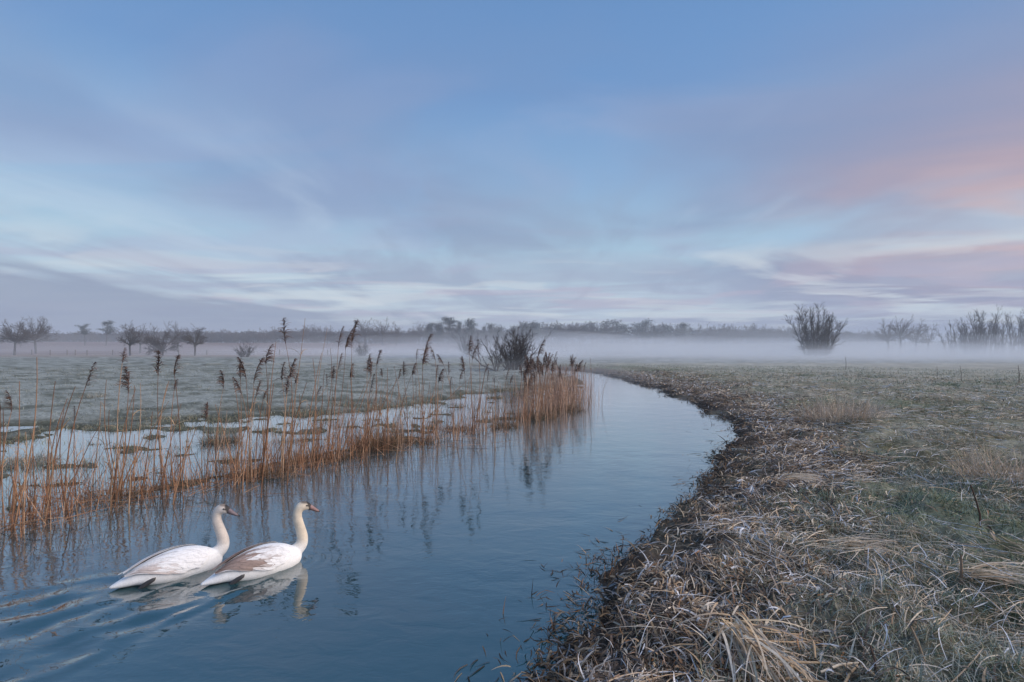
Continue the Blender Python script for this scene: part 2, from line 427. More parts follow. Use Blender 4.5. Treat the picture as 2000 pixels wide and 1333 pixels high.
# ------------------------------------------------------------------ strands (leaves, stems, straw)
def ribbons(P, head, L, W, rise, bend, yaw, K, C0, C1, twist=None, floor=None, tip=.15, root=.7):
    """N bent ribbons; returns verts (N*(K+1)*2,3), quads, colours"""
    N = len(P); P = np.asarray(P, float)
    one = np.ones(N)
    head, L, W, rise, bend, yaw = [one * v for v in (head, L, W, rise, bend, yaw)]
    tw = one * 0 if twist is None else one * twist
    pts = np.zeros((N, K + 1, 3)); pts[:, 0] = P
    dirs = np.zeros((N, K + 1, 3))
    for k in range(K + 1):
        t = (k + .5) / K
        pit = rise + bend * t; hd = head + yaw * t
        d = np.stack([np.cos(pit) * np.cos(hd), np.cos(pit) * np.sin(hd), np.sin(pit)], -1)
        dirs[:, k] = d
        if k < K: pts[:, k + 1] = pts[:, k] + d * (L / K)[:, None]
    if floor is not None:
        g = gh(pts[:, :, 0], pts[:, :, 1]) + floor
        pts[:, :, 2] = np.maximum(pts[:, :, 2], np.where(np.arange(K + 1)[None] == 0, pts[:, :, 2], g))
    side = np.stack([-np.sin(head), np.cos(head), 0 * head], -1)[:, None, :] * np.ones((1, K + 1, 1))
    up = np.cross(dirs, side)
    ta = tw[:, None, None] + (np.linspace(0, 1, K + 1)[None, :, None] * .6)
    sd = side * np.cos(ta) + up * np.sin(ta)
    prof = np.interp(np.linspace(0, 1, K + 1), [0, .3, 1], [root, 1, tip])
    w = (W[:, None] * prof[None]) * .5
    V = np.stack([pts - sd * w[..., None], pts + sd * w[..., None]], 2)          # N,K+1,2,3
    base = (np.arange(N) * (K + 1) * 2)[:, None] + (np.arange(K) * 2)[None]
    Q = np.stack([base, base + 1, base + 3, base + 2], -1).reshape(-1, 4)
    tt = np.linspace(0, 1, K + 1)[None, :, None, None]
    C = C0[:, None, None, :] * (1 - tt) + C1[:, None, None, :] * tt
    C = np.broadcast_to(C, (N, K + 1, 2, 3)).reshape(-1, 3)
    return V.reshape(-1, 3), Q, C
def merge(parts):
    Vs, Qs, Cs, o = [], [], [], 0
    for V, Q, C in parts:
        Vs.append(V); Qs.append(Q + o); Cs.append(C); o += len(V)
    return np.concatenate(Vs), np.concatenate(Qs), np.concatenate(Cs)
def pick(pal, n, w=None, jit=.22):
    pal = np.array(pal, float)
    p = None if w is None else np.array(w) / np.sum(w)
    c = pal[rng.choice(len(pal), n, p=p)]
    return np.clip(c * (1 + rng.uniform(-jit, jit, (n, 1))), 0, 1)
U = lambda a, b, n: rng.uniform(a, b, n)
TAU = 2 * math.pi

M_straw = tint_mat('dead_leaf', .75, .22, 40.0)
M_grass = tint_mat('frosted_blade', .8, .25, 25.0)
M_reed = tint_mat('reed_stem', .65, .28, 18.0)
M_plume = tint_mat('reed_plume', .9, .3, 60.0)
M_bark = tint_mat('bark', .9, .3, 3.0)

def scatter(n, r0, r1, azlo, azhi, power=1.0):
    """random ground points, thinning out with distance"""
    q = rng.random(n)
    r = (r0 ** (2 - power) + q * (r1 ** (2 - power) - r0 ** (2 - power))) ** (1 / (2 - power))
    a = np.radians(U(azlo, azhi, n))
    return r * np.sin(a), r * np.cos(a), r

DKB, MID, TAN, PAL, FRO, RUS = (.050, .036, .027), (.155, .105, .068), (.40, .285, .175), (.60, .50, .375), (.56, .57, .60), (.26, .135, .06)
def flow(x, y):                                        # which way the flattened leaves lie
    return 2.2 * fbm(x * .55, y * .55, 131, 2) + 1.6 * fbm(x * 1.9, y * 1.9, 137, 2)

# matted dead leaves along the water's edge
def edge_litter():
    x, y, r = scatter(300000, 2.6, 46, -22, 52, 1.25)
    sr, sl = edges(x, y); z = gh(x, y)
    dens = sst(sr, -.28, .12) * (1 - .97 * sst(sr + .8 * fbm(x * .5, y * .5, 149, 3), 1.1 + .05 * r, 2.5 + .09 * r)) * (y < 60)
    n1 = fbm(x * 1.3, y * 1.3, 141, 3)
    dens = dens * np.clip(.72 + .75 * n1, .05, 1)
    k = rng.random(len(x)) < dens * .92
    x, y, r, sr, z, n1 = x[k], y[k], r[k], sr[k], z[k], n1[k]
    N = len(x)
    far = np.clip(r / 7.0, 1, 4)
    C = np.where((rng.random(N) < .25 + .75 * sst(fbm(x * 1.1, y * 1.1, 145, 3), -.45, .45))[:, None], pick([MID, TAN, PAL, FRO, RUS, DKB], N, [.22, .29, .17, .18, .07, .07]), pick([DKB, MID, RUS, TAN], N, [.55, .3, .09, .06]))
    wet = sst(sr, .75, .05)[:, None]
    C = C * (1 - .62 * wet)
    tip = lerp(C, np.array(FRO), (rng.random(N) ** 2 * .65)[:, None] * (1 - wet))
    h = flow(x, y) + rng.normal(0, .75, N)
    L = U(.06, .24, N) * (0.9 + .12 * far); W = U(.006, .021, N) * far ** .6
    P = np.stack([x, y, np.maximum(z, -.02) + rng.random(N) ** 2 * .085 - .004], -1)
    rise = U(-.1, 1.05, N); bend = U(-2.6, -.4, N)
    return ribbons(P, h, L, W, rise, bend, rng.normal(0, 1.2, N), 4, C, tip, U(-.9, .9, N), .004)
# long pale straw lying over the bank
def straw_litter():
    x, y, r = scatter(135000, 2.6, 44, -5, 54, 1.2)
    sr, sl = edges(x, y); z = gh(x, y)
    n1 = fbm(x * .7, y * .7, 151, 3)
    dens = sst(sr, .35, 1.1) * np.clip(.42 + .85 * n1, .08, 1) * (1 - .3 * sst(r, 8, 18)) * (y < 60)
    k = rng.random(len(x)) < dens
    x, y, r, z = x[k], y[k], r[k], z[k]; N = len(x); far = np.clip(r / 7.0, 1, 4)
    C = pick([TAN, PAL, FRO, MID], N, [.34, .30, .22, .14]); tip = lerp(C, np.array(FRO), (.5 * rng.random(N))[:, None])
    h = .5 * flow(x * .7, y * .7) - .25 + rng.normal(0, .55, N) + np.where(rng.random(N) < .5, math.pi, 0)
    P = np.stack([x, y, z + U(.008, .085, N)], -1)
    return ribbons(P, h, U(.10, .52, N), U(.0035, .0095, N) * far ** .55, U(-.05, .30, N), U(-.75, -.1, N), rng.normal(0, .45, N), 4, C, tip, U(-.7, .7, N), .006, .5, .9)
# frosted grass on the right bank
def bank_grass(n=105000, r1=60, pw=1.15):
    x, y, r = scatter(n, 2.6, r1, -6, 54, pw)
    sr, sl = edges(x, y); z = gh(x, y)
    n1 = fbm(x * .6, y * .6, 161, 3)
    dens = sst(sr + .9 * n1, .9, 2.8) * np.clip(.75 + .8 * n1, .12, 1) * (y < 64)
    k = rng.random(len(x)) < dens
    x, y, r, z = x[k], y[k], r[k], z[k]; N = len(x); far = np.clip(r / 6.0, 1, 6)
    C = pick([(.085, .125, .050), (.13, .165, .075), (.22, .22, .13), (.36, .29, .18)], N, [.26, .28, .22, .24])
    gp = sst(fbm(x * .45, y * .45, 163, 3), .12, .5)
    C = np.where((rng.random(N) < gp * .85)[:, None], pick([(.085, .135, .055), (.14, .19, .09)], N), C)
    tip = lerp(C, np.array((.66, .66, .62)), (U(.25, .95, N) * (1 - .35 * gp))[:, None])
    P = np.stack([x, y, z - .005], -1)
    return ribbons(P, U(0, TAU, N), U(.05, .17, N) * far ** .25, U(.004, .009, N) * far ** .75, U(.3, 1.4, N), U(-1.3, -.2, N), rng.normal(0, .5, N), 2, C, tip, U(-.5, .5, N), .002)
o = obj('dead_leaf_litter', mesh_from('dead_leaf_litter', *edge_litter()), M_straw); tag(o, 'matted brown dead leaves along the water edge', kind='stuff')
def floating_litter():
    x, y, r = scatter(60000, 2.6, 20, -24, 48, 1.2)
    sr, sl = edges(x, y); z = gh(x, y)
    k = (z < 0) & (rng.random(len(x)) < .55 * np.exp(-((-sr - .05) / .40) ** 2) * np.clip(.5 + 1.2 * fbm(x * 1.6, y * 1.6, 147, 3), 0, 1))
    x, y, r = x[k], y[k], r[k]; N = len(x); far = np.clip(r / 7, 1, 3)
    C = pick([DKB, MID, RUS, TAN], N, [.5, .28, .12, .10]) * .8
    up = rng.random(N) < .25
    P = np.stack([x, y, np.where(up, -.05, U(-.004, .006, N))], -1)
    return ribbons(P, flow(x, y) + rng.normal(0, .9, N), U(.06, .22, N), U(.005, .013, N) * far ** .5, np.where(up, U(.7, 1.5, N), U(0, .12, N)), np.where(up, U(-1.2, 0, N), U(-.12, 0, N)), rng.normal(0, .6, N), 3, C, C * 1.2, U(-.4, .4, N))
o = obj('floating_litter', mesh_from('floating_litter', *floating_litter()), M_straw); tag(o, 'drowned dark leaves floating in the shallows', kind='stuff')
o = obj('straw_litter', mesh_from('straw_litter', *straw_litter()), M_straw); tag(o, 'pale frosted straw strewn over the bank', kind='stuff')
o = obj('frosted_grass', mesh_from('frosted_grass', *merge([bank_grass(), bank_grass(85000, 10.5, .4)])), M_grass); tag(o, 'short frosted green grass on the bank', kind='stuff')
# meadow and flood-edge grass on the far side
def meadow_grass():
    x, y, r = scatter(80000, 9, 75, -56, 6, .75)
    sr, sl = edges(x, y); z, sr, sl, f = gh(x, y, True)
    k = (sl > .1) & (z > -.03) & (rng.random(len(x)) < np.where(f > 0, .55, .8) * np.clip(.55 + .6 * fbm(x * .5, y * .9, 171, 3), .1, 1))
    x, y, r, z, f = x[k], y[k], r[k], z[k], f[k]; N = len(x); far = np.clip(r / 9.0, 1, 6)
    C = pick([(.13, .15, .095), (.18, .19, .13), (.25, .21, .14)], N, [.4, .35, .25])
    tip = lerp(C, np.array((.47, .51, .50)), U(.3, .95, N)[:, None] * np.where(f > .5, .45, 1)[:, None])
    P = np.stack([x, y, z - .02], -1)
    return ribbons(P, U(0, TAU, N), U(.07, .17, N), U(.006, .012, N) * far ** .7, U(.5, 1.4, N), U(-1.2, -.2, N), 0, 2, C, tip, U(-.5, .5, N))
def flood_grass():
    x, y, r = scatter(110000, 7, 30, -52, 8, .6)
    z, sr, sl, f = gh(x, y, True)
    k = (sl > .0) & (z > -.022) & (f > -1.5) & (rng.random(len(x)) < np.clip(.75 + .9 * fbm(x * 1.5, y * 1.5, 177, 3), .1, 1) * sst(z, -.022, .02))
    x, y, r, z = x[k], y[k], r[k], z[k]; N = len(x); far = np.clip(r / 9.0, 1, 3)
    C = pick([(.10, .12, .06), (.17, .17, .09), (.26, .20, .11), (.08, .075, .045)], N, [.3, .3, .25, .15])
    tip = lerp(C, np.array((.50, .52, .47)), U(.05, .6, N)[:, None])
    P = np.stack([x, y, z - .03], -1)
    return ribbons(P, U(0, TAU, N), U(.07, .22, N), U(.006, .011, N) * far ** .6, U(.7, 1.5, N), U(-1.3, -.1, N), 0, 2, C, tip, U(-.5, .5, N))
o = obj('flood_grass', mesh_from('flood_grass', *flood_grass()), M_grass); tag(o, 'olive grass poking through the shallow flood water', kind='stuff')
o = obj('meadow_grass', mesh_from('meadow_grass', *meadow_grass()), M_grass); tag(o, 'frosted grass of the flooded meadow', kind='stuff')

# ------------------------------------------------------------------ tussocks and tufts
def tuft_mesh(n, rad, hgt, pal, tipc, spread=.6, w=(.004, .009), K=3, frost=.4, stiff=.8):
    a = U(0, TAU, n); q = np.sqrt(rng.random(n)) * rad
    P = np.stack([q * np.cos(a), q * np.sin(a), -.04 * np.ones(n)], -1)
    C = pick(pal, n); tip = lerp(C, np.array(tipc), (frost * rng.random(n))[:, None])
    L = hgt * U(.55, 1.15, n)
    rise = math.pi / 2 - np.abs(rng.normal(0, .38, n)) - spread * q / rad * .6
    return ribbons(P, a + rng.normal(0, 1.1, n), L * U(.6, 1.1, n), U(*w, n), rise, U(-stiff * 1.6, .05, n), rng.normal(0, .4, n), K, C, tip, U(-1, 1, n))
def tuft(name, px, py, label, cat, group, *args, mat=None, z=None, **kw):
    x, y = px2g(px, py, 0.02 if z is None else z)
    g = gz(x, y)
    o = obj(name, mesh_from(name, *tuft_mesh(*args, **kw)), mat or M_straw, loc=(x, y, max(g, -.02)))
    o.rotation_euler.z = random.uniform(0, 6)
    return tag(o, label, cat, group)
BRN = [(.17, .10, .055), (.27, .165, .095), (.08, .05, .032), (.13, .11, .06)]
GRN = [(.10, .125, .06), (.16, .17, .09), (.24, .19, .11), (.06, .07, .035)]
GRY = [(.16, .17, .13), (.25, .25, .20), (.09, .09, .07), (.30, .26, .19)]
STW = [(.56, .43, .32), (.66, .54, .42), (.46, .33, .23), (.52, .42, .33)]
FROST = (.58, .60, .62)
for px, py, n, rad, h, lb in [
    (232, 968, 520, .50, .26, 'brown sedge tussock among sparse reeds behind the swans'),
    (515, 925, 620, .48, .34, 'rusty brown tussock at the foot of the tallest plumed reed'),
    (600, 898, 520, .42, .34, 'dark brown tussock between two thick clusters of reed stems'),
    (662, 892, 420, .38, .30, 'low brown tussock beside the large bushy reed tussock'),
    (735, 872, 1100, .52, .62, 'large bushy orange-brown tussock of broken reed stems'),
    (815, 862, 420, .36, .34, 'small brown tussock under the leaning thick-plumed reed'),
    (893, 838, 420, .42, .34, 'brown tussock standing alone where the reeds thin out'),
    (985, 832, 420, .45, .34, 'brown tussock on the near edge of the dense reed clump'),
    (1045, 815, 700, .7, .5, 'broad orange-brown tussock under the dense reed clump'),
    (1100, 800, 600, .7, .55, 'orange-brown tussock at the river tip of the dense clump')]:
    tuft('sedge_tussock', px, py, lb, 'tussock', 'tussocks along the reed line', n, rad, h, BRN, (.42, .28, .17), frost=.7, w=(.006, .012))
for px, py, n, rad, h, pal, lb in [
    (40, 905, 900, .55, .34, GRY, 'large grey frosted tussock standing in the flood water'),
    (205, 896, 420, .42, .13, GRN, 'low green tussock in the flood water beside the grey one'),
    (118, 915, 300, .36, .12, GRN, 'flat green grass patch in flood water by the grey tussock'),
    (283, 893, 380, .42, .14, GRN, 'low olive grass patch in the flood water behind reeds'),
    (432, 862, 700, .38, .45, [(.07, .08, .045), (.12, .12, .07), (.20, .15, .09)], 'dark rounded rush tuft at the flooded meadow edge'),
    (185, 782, 300, .5, .32, GRY, 'small frosted bushy tuft out on the green meadow'),
    (640, 828, 300, .5, .22, BRN, 'brownish tussock on the flood edge behind the reed stems'),
    (560, 862, 260, .35, .18, BRN, 'small brown tussock in flood water behind tall reeds'),
    (880, 790, 300, .5, .2, GRN, 'green tussock in the flood strip before the dark bush'),
    (975, 775, 300, .6, .25, GRN, 'olive tussock at the flood edge below the dark bush')]:
    tuft('grass_tussock', px, py, lb, 'tussock', 'tussocks in the flood water', n, rad, h, pal, FROST, frost=.55, w=(.006, .011), mat=M_grass)
for px, py, n, rad, h, lb in [
    (1640, 815, 560, .95, .98, 'wide stand of pale dry grass stems on the mid bank'),
    (1690, 800, 170, .6, .55, 'thin pale dry grass beside the wide stand of stems'),
    (1590, 812, 160, .6, .45, 'short pale dry grass on the river side of the stand'),
    (1965, 938, 420, .55, .72, 'tall arching straw-coloured grass tuft on the bank'),
    (1925, 925, 160, .35, .30, 'low straw-coloured tuft next to the tall arching tuft'),
    (1840, 862, 200, .6, .22, 'low buff grass tuft behind the bright green patch'),
    (1450, 745, 120, .9, .45, 'thin dry stems on the far bank near the river bend')]:
    tuft('dry_grass_tuft', px, py, lb, 'grass tuft', 'dry grass tufts on the bank', n, rad, h, STW, (.66, .60, .52), frost=.5, w=(.006, .012) if py < 900 else (.004, .008), stiff=.3 if py < 830 else .5, z=.38)
for px, py, n, rad, h, lb in [
    (1850, 752, 320, .55, .26, 'rounded yellow-green hummock out in the frosty field'),
    (1545, 730, 260, .7, .24, 'green hummock beyond the dry stems near the misty willow'),
    (1573, 734, 220, .6, .22, 'small green hummock beside another in the frosty field'),
    (1710, 738, 320, .9, .32, 'broad tawny hummock in the frosty field'),
    (1905, 800, 300, .5, .2, 'green grassy hummock above the tall arching tuft'),
    (1825, 768, 240, .4, .16, 'tiny bright hummock below the rounded yellow-green one'),
    (1700, 880, 700, .6, .13, 'bright green unfrosted patch of low grass on the bank'),
    (1880, 905, 380, .5, .14, 'deep green grass patch beside the straw-coloured tuft')]:
    tuft('grass_hummock', px, py, lb, 'hummock', 'green hummocks on the bank', int(n * 1.6), rad, h * 1.15, [(.10, .16, .06), (.16, .21, .09), (.25, .24, .12)], FROST, frost=.6, w=(.006, .012), mat=M_grass, z=.38)

# ------------------------------------------------------------------ reeds
def tube(pts, rad, sides=5):
    """pts (N,K+1,3), rad (N,K+1) -> quads"""
    pts = np.asarray(pts, float); N, K1, _ = pts.shape
    d = np.gradient(pts, axis=1); d /= np.linalg.norm(d, axis=2, keepdims=True) + 1e-9
    ref = np.where(np.abs(d[..., 2:3]) > .9, np.array([1., 0, 0]), np.array([0, 0, 1.]))
    a = np.cross(d, ref); a /= np.linalg.norm(a, axis=2, keepdims=True) + 1e-9
    b = np.cross(d, a)
    th = np.arange(sides) * TAU / sides
    V = pts[:, :, None, :] + rad[:, :, None, None] * (a[:, :, None] * np.cos(th)[None, None, :, None] + b[:, :, None] * np.sin(th)[None, None, :, None])
    n, k, s = np.meshgrid(np.arange(N), np.arange(K1 - 1), np.arange(sides), indexing='ij')
    i = (n * K1 + k) * sides; s2 = (s + 1) % sides
    Q = np.stack([i + s, i + s2, i + sides + s2, i + sides + s], -1).reshape(-1, 4)
    return V.reshape(-1, 3), Q
def plume_mesh(k):
    n = 84; K = 4
    t = np.sort(rng.random(n) ** .85); Lp = .30
    side = 1 if k % 4 else -1
    cur = U(.02, .10, 1)[0]
    P = np.stack([side * cur * t ** 2, .008 * rng.normal(size=n), Lp * t], -1)
    fullness = [1, .8, .55, 1.1, .7, 1, .45, .9][k % 8]
    ln = (.10 * (1 - t) ** .7 + .035) * U(.7, 1.2, n)
    az = rng.normal(0, .55 + .25 * (k % 3), n) + (0 if side > 0 else math.pi)
    rise = U(.85, 1.4, n); bend = -U(1.3, 2.6, n) * fullness ** .5
    C = pick([(.085, .05, .043), (.13, .082, .066), (.21, .14, .105)], n, [.4, .4, .2]); tip = C * 1.35
    parts = [ribbons(P, az, ln * fullness ** .3, U(.008, .014, n) * fullness, rise, bend, rng.normal(0, .3, n), K, C, tip, U(-1.2, 1.2, n), tip=.25, root=.45)]
    ax = np.stack([side * cur * np.linspace(0, 1, 7) ** 2, np.zeros(7), Lp * np.linspace(-.03, 1.04, 7)], -1)[None]
    V, Q = tube(ax, np.linspace(.0045, .0015, 7)[None], 4)
    parts.append((V, Q, np.tile((.10, .06, .05), (len(V), 1))))
    return mesh_from('plume', *merge(parts))
PLUMES = [plume_mesh(k) for k in range(10)]
for m in PLUMES: m.materials.append(M_plume)
def leaf_mesh(k):
    n = 1
    C = pick([(.42, .27, .14), (.50, .36, .22)], 1)
    return mesh_from('leaf', *ribbons(np.zeros((1, 3)), 0, U(.22, .42, 1), U(.011, .017, 1), U(1.0, 1.35, 1), -U(.8, 2.4, 1), rng.normal(0, .4, 1), 6, C, C * .9, U(-.8, .8, 1)))
LEAVES = [leaf_mesh(k) for k in range(8)]
for m in LEAVES: m.materials.append(M_reed)
RCOL = [(.33, .175, .098), (.39, .225, .135), (.24, .12, .066), (.44, .295, .195)]
def stem_mesh(top, r0, kink=0.0):
    K = 9; t = np.linspace(0, 1, K)
    top = np.array(top); off = np.array([random.gauss(0, .03), random.gauss(0, .03), 0]) * np.linalg.norm(top)
    pts = top[None] * t[:, None] + off[None] * (4 * t * (1 - t))[:, None]
    pts[0, 2] = -.18
    if kink:
        pts[-2:] += np.array([kink, 0, -abs(kink) * .8])[None] * np.array([[.3], [1]])
    V, Q = tube(pts[None], np.interp(t, [0, .3, 1], [r0, r0 * .9, r0 * .4])[None], 5)
    c = pick(RCOL, 1)[0]
    C = np.repeat(np.array([lerp(c * .75, c * (1 - .25 * tt), min(1, tt * 3)) for tt in t]), 5, 0)
    return mesh_from('stem', V, Q, C), pts
def line_y(px):                                        # foot of the reeds in the photograph
    return np.interp(px, [-60, 0, 100, 200, 400, 520, 600, 700, 820, 950, 1040, 1110, 1142], [1045, 1035, 1005, 975, 948, 930, 908, 888, 860, 842, 826, 800, 782])
def stretch(px):
    if px < 420: return 'in the sparse reeds behind the swans'
    if px < 600: return 'in the stand beside the rusty brown tussock'
    if px < 780: return 'in the stand around the large bushy tussock'
    if px < 1010: return 'in the thinning reeds before the dark bush'
    return 'in the dense clump at the river bend'
def reed(tx, ty, bx=None, dpy=None, plume=True, scale=1.0, k=None, label=None):
    if bx is None: bx = tx - 8 + random.gauss(0, 9)
    by = float(line_y(bx)) + (random.gauss(-4, 9) if dpy is None else dpy)
    x, y = px2g(bx, by, 0.0)
    dy = random.gauss(0, .10)
    Yt = y + dy
    top = ((tx - 1000) / FPX * Yt - x, dy, CAM_H + (HOR - ty) / FPX * Yt)
    root = empty('reed' if plume else 'bare_reed', (x, y, 0))
    k = random.randrange(10) if k is None else k
    pl = .335 * scale * (y / 9.0) ** .15
    t = Vector(top)
    if plume: t = t - t.normalized() * pl * .93        # the plume makes up the top of the reed
    near = 1 + .25 * sst(y, 10, 22)
    sm, pts = stem_mesh(t, random.uniform(.0075, .0105) * float(near))
    obj('stem', sm, M_reed, root)
    if plume:
        p = obj('plume', PLUMES[k], None, root, loc=pts[-1])
        dv = Vector(pts[-1] - pts[-3]).normalized()
        q = Vector((0, 0, 1)).rotation_difference(dv)
        p.rotation_mode = 'QUATERNION'
        from mathutils import Quaternion
        p.rotation_quaternion = q @ Quaternion((0, 0, 1), random.gauss(0, .7))
        s = pl / .30; p.scale = (s * random.uniform(.9, 1.25), s * random.uniform(.9, 1.25), s)
    for _ in range(random.choice([0, 1, 1, 2])):
        i = random.randint(2, 6)
        l = obj('leaf', random.choice(LEAVES), None, root, loc=pts[i]); l.rotation_euler.z = random.uniform(0, 6.28)
    w = stretch(bx)
    lean = abs(top[0]) / top[2]
    how = 'leaning ' if lean > .10 else 'upright '
    if plume:
        size = 'small dark plume' if scale < .85 else 'large drooping plume' if scale >= 1.15 else 'dark feathery plume'
        nm, cat, g = how + 'brown reed with a ' + size + ' ' + w, 'reed', 'plumed reeds ' + w
    else:
        ln = 'short ' if top[2] < .8 else 'tall ' if top[2] > 1.55 else 'half-height '
        nm, cat, g = how + ln + 'bare reed stem ' + w, 'reed stem', 'bare reed stems ' + w
    if label: nm = label
    tag(root, nm, cat, g)
    return root
# plumed reeds read off the photograph: tip x, tip y, foot x, plume size
PL = [(175, 709, 128, 1.15), (239, 682, 236, .7), (254, 721, 236, 1.2), (307, 691, 318, 1.15), (339, 698, 352, 1.0), (437, 728, 432, .9),
      (469, 707, 472, 1.0), (479, 702, 488, 1.1), (499, 703, 482, 1.25), (521, 677, 508, 1.0), (557, 624, 560, 1.45), (568, 703, 548, 1.1), (552, 712, 545, 1.0),
      (578, 731, 560, .6), (516, 761, 500, .55), (501, 745, 492, .9), (474, 738, 462, .9), (561, 738, 552, .9), (663, 640, 648, 1.2), (687, 630, 690, 1.35), (681, 643, 640, 1.3),
      (652, 715, 640, .85), (664, 693, 636, .95), (684, 714, 683, .9), (638, 733, 640, .7), (620, 756, 610, .6), (829, 656, 820, 2.0), (825, 682, 826, 1.3), (811, 684, 830, .8),
      (850, 679, 851, 1.0), (863, 692, 885, .85), (735, 687, 742, 1.0), (715, 694, 728, 1.1), (725, 702, 722, 1.2), (724, 733, 720, 1.3), (746, 722, 752, .6), (876, 710, 880, 1.0), (787, 710, 796, .9),
      (806, 712, 800, .8), (777, 723, 790, .7), (909, 699, 900, 1.2), (915, 660, 925, 1.2), (922, 677, 924, 1.2), (936, 666, 925, 1.2), (949, 712, 930, 1.0), (954, 726, 940, .8),
      (858, 723, 850, 1.0), (850, 716, 858, .9), (897, 725, 905, .7), (878, 739, 885, .8), (988, 721, 990, .9), (1021, 716, 1010, .9), (404, 790, 396, .9), (145, 795, 150, .6),
      (24, 768, 12, .8), (2, 752, -6, 1.1), (340, 742, 344, .5), (965, 738, 968, .6), (995, 735, 1005, .7)]
KNOWN = {(557, 624): 'tallest plumed reed, rising straight from the rusty brown tussock', (829, 656): 'reed with the longest, thickest plume, before the dark bush',
         (687, 630): 'upright one of two tall reeds whose big plumes touch', (681, 643): 'leaning one of two tall reeds whose big plumes touch', (663, 640): 'tall reed just beside the pair whose big plumes touch',
         (239, 682): 'reed ending in a slim closed spear-like plume', (175, 709): 'reed leaning far over with a hanging plume among sparse stems', (307, 691): 'reed with a wide brush-like plume bent to one side',
         (915, 660): 'tall reed with a long plume just before the ghostly willow', (437, 728): 'single thin reed with a narrow plume over the dark rush tuft'}
for tx, ty, bx, s in PL: reed(tx, ty, bx, scale=s, label=KNOWN.get((tx, ty)))
for i in range(46):                                    # the dense clump at the bend
    bx = random.uniform(1022, 1138)
    ty = random.triangular(680, 735, 688) if bx > 1040 else random.uniform(690, 740)
    reed(bx + random.gauss(3, 7), ty, bx, random.uniform(-42, 4), True, random.uniform(.9, 1.45))
reed(1052, 666, 1048, -6, True, 1.4)
# bare stems
for tx, ty, bx in [(72, 698, 22), (596, 622, 556), (640, 640, 612), (539, 668, 520), (611, 700, 604), (108, 745, 92), (147, 755, 98), (208, 742, 232), (327, 750, 330), (456, 745, 462),
                   (628, 690, 590), (645, 680, 605), (1153, 700, 1150), (974, 745, 945), (330, 745, 300), (770, 715, 800), (38, 745, 20), (6, 800, -10)]:
    reed(tx, ty, bx, plume=False, label={596: 'very tall bare spear of a reed beside the tallest plumed reed', 72: 'long bare stem leaning out over the large grey tussock', 1153: 'lone thin stem standing in the river off the dense clump'}.get(tx))
for i in range(150):
    c = random.choice([(20, 30, .55), (110, 40, .6), (235, 26, .7), (330, 35, .5), (480, 30, .8), (550, 30, .9), (620, 35, .8), (660, 30, .8), (735, 30, .8), (820, 28, .7), (900, 40, .6), (970, 40, .5), (1060, 30, .8)])
    bx = random.gauss(c[0], c[1]); by = float(line_y(bx))
    hpx = (by - 690) * random.uniform(.25, .95) * c[2] ** .5
    reed(bx + random.gauss(.12, .16) * hpx, by - hpx, bx, random.gauss(-6, 16), False)

def reed_bed():
    parts = []
    def bed(px, py, n, rx, ry, h, lean=.18, w=(.005, .010), colour=None):
        x0, y0 = px2g(px, py)
        P = np.stack([x0 + rng.normal(0, rx, n), y0 + rng.normal(0, ry, n), np.full(n, -.1)], -1)
        C = pick(RCOL + [(.20, .10, .055)] if colour is None else [colour, (.42, .26, .17), (.34, .2, .12)], n)
        parts.append(ribbons(P, U(0, TAU, n), h * U(.35, 1.15, n), U(*w, n), math.pi / 2 - np.abs(rng.normal(0, lean, n)), rng.normal(-.1, .22, n), rng.normal(0, .2, n), 4, C, C * np.array([1.1, 1.1, 1.15]), U(0, 3, n), tip=.4, root=1))
    for px in range(-20, 430, 30):
        bed(px + random.gauss(0, 10), line_y(px) + random.gauss(2, 8), random.randint(16, 50), .32, .34, random.uniform(.6, 1.3), .30)
    for px in range(430, 1010, 18):
        bed(px + random.gauss(0, 6), line_y(px) + random.gauss(-3, 6), random.randint(26, 62), .26, .38, random.uniform(.6, 1.4), .22)
    for px, py, n in [(1020, 822, 90), (1045, 812, 140), (1070, 806, 170), (1095, 797, 180), (1118, 790, 180), (1130, 783, 110), (1085, 785, 180), (1115, 770, 170), (1060, 790, 150)]:
        bed(px, py, n, .5, .9, 1.6, .13, (.006, .011), (.50, .34, .25))
    for q in range(26):                                # thin stragglers in the flood water behind
        bx = random.uniform(0, 980)
        bed(bx, line_y(bx) - random.uniform(18, 70), random.randint(5, 14), .5, .5, random.uniform(.3, .8), .3)
    # fallen, criss-crossed stems on the water
    n = 420
    q = U(-40, 1000, n); yy = line_y(q) + rng.normal(6, 12, n)
    xy = np.array([px2g(a, b) for a, b in zip(q, yy)])
    P = np.concatenate([xy, U(.01, .12, n)[:, None]], 1)
    C = pick(RCOL, n) * .8
    parts.append(ribbons(P, U(0, TAU, n), U(.3, 1.1, n), U(.005, .009, n), U(-.05, .5, n), U(-.5, .1, n), rng.normal(0, .2, n), 4, C, C, U(0, 3, n), tip=.4, root=1))
    return merge(parts)
o = obj('reed_bed', mesh_from('reed_bed', *reed_bed()), M_reed); tag(o, 'tangle of short broken reed stems', kind='stuff')

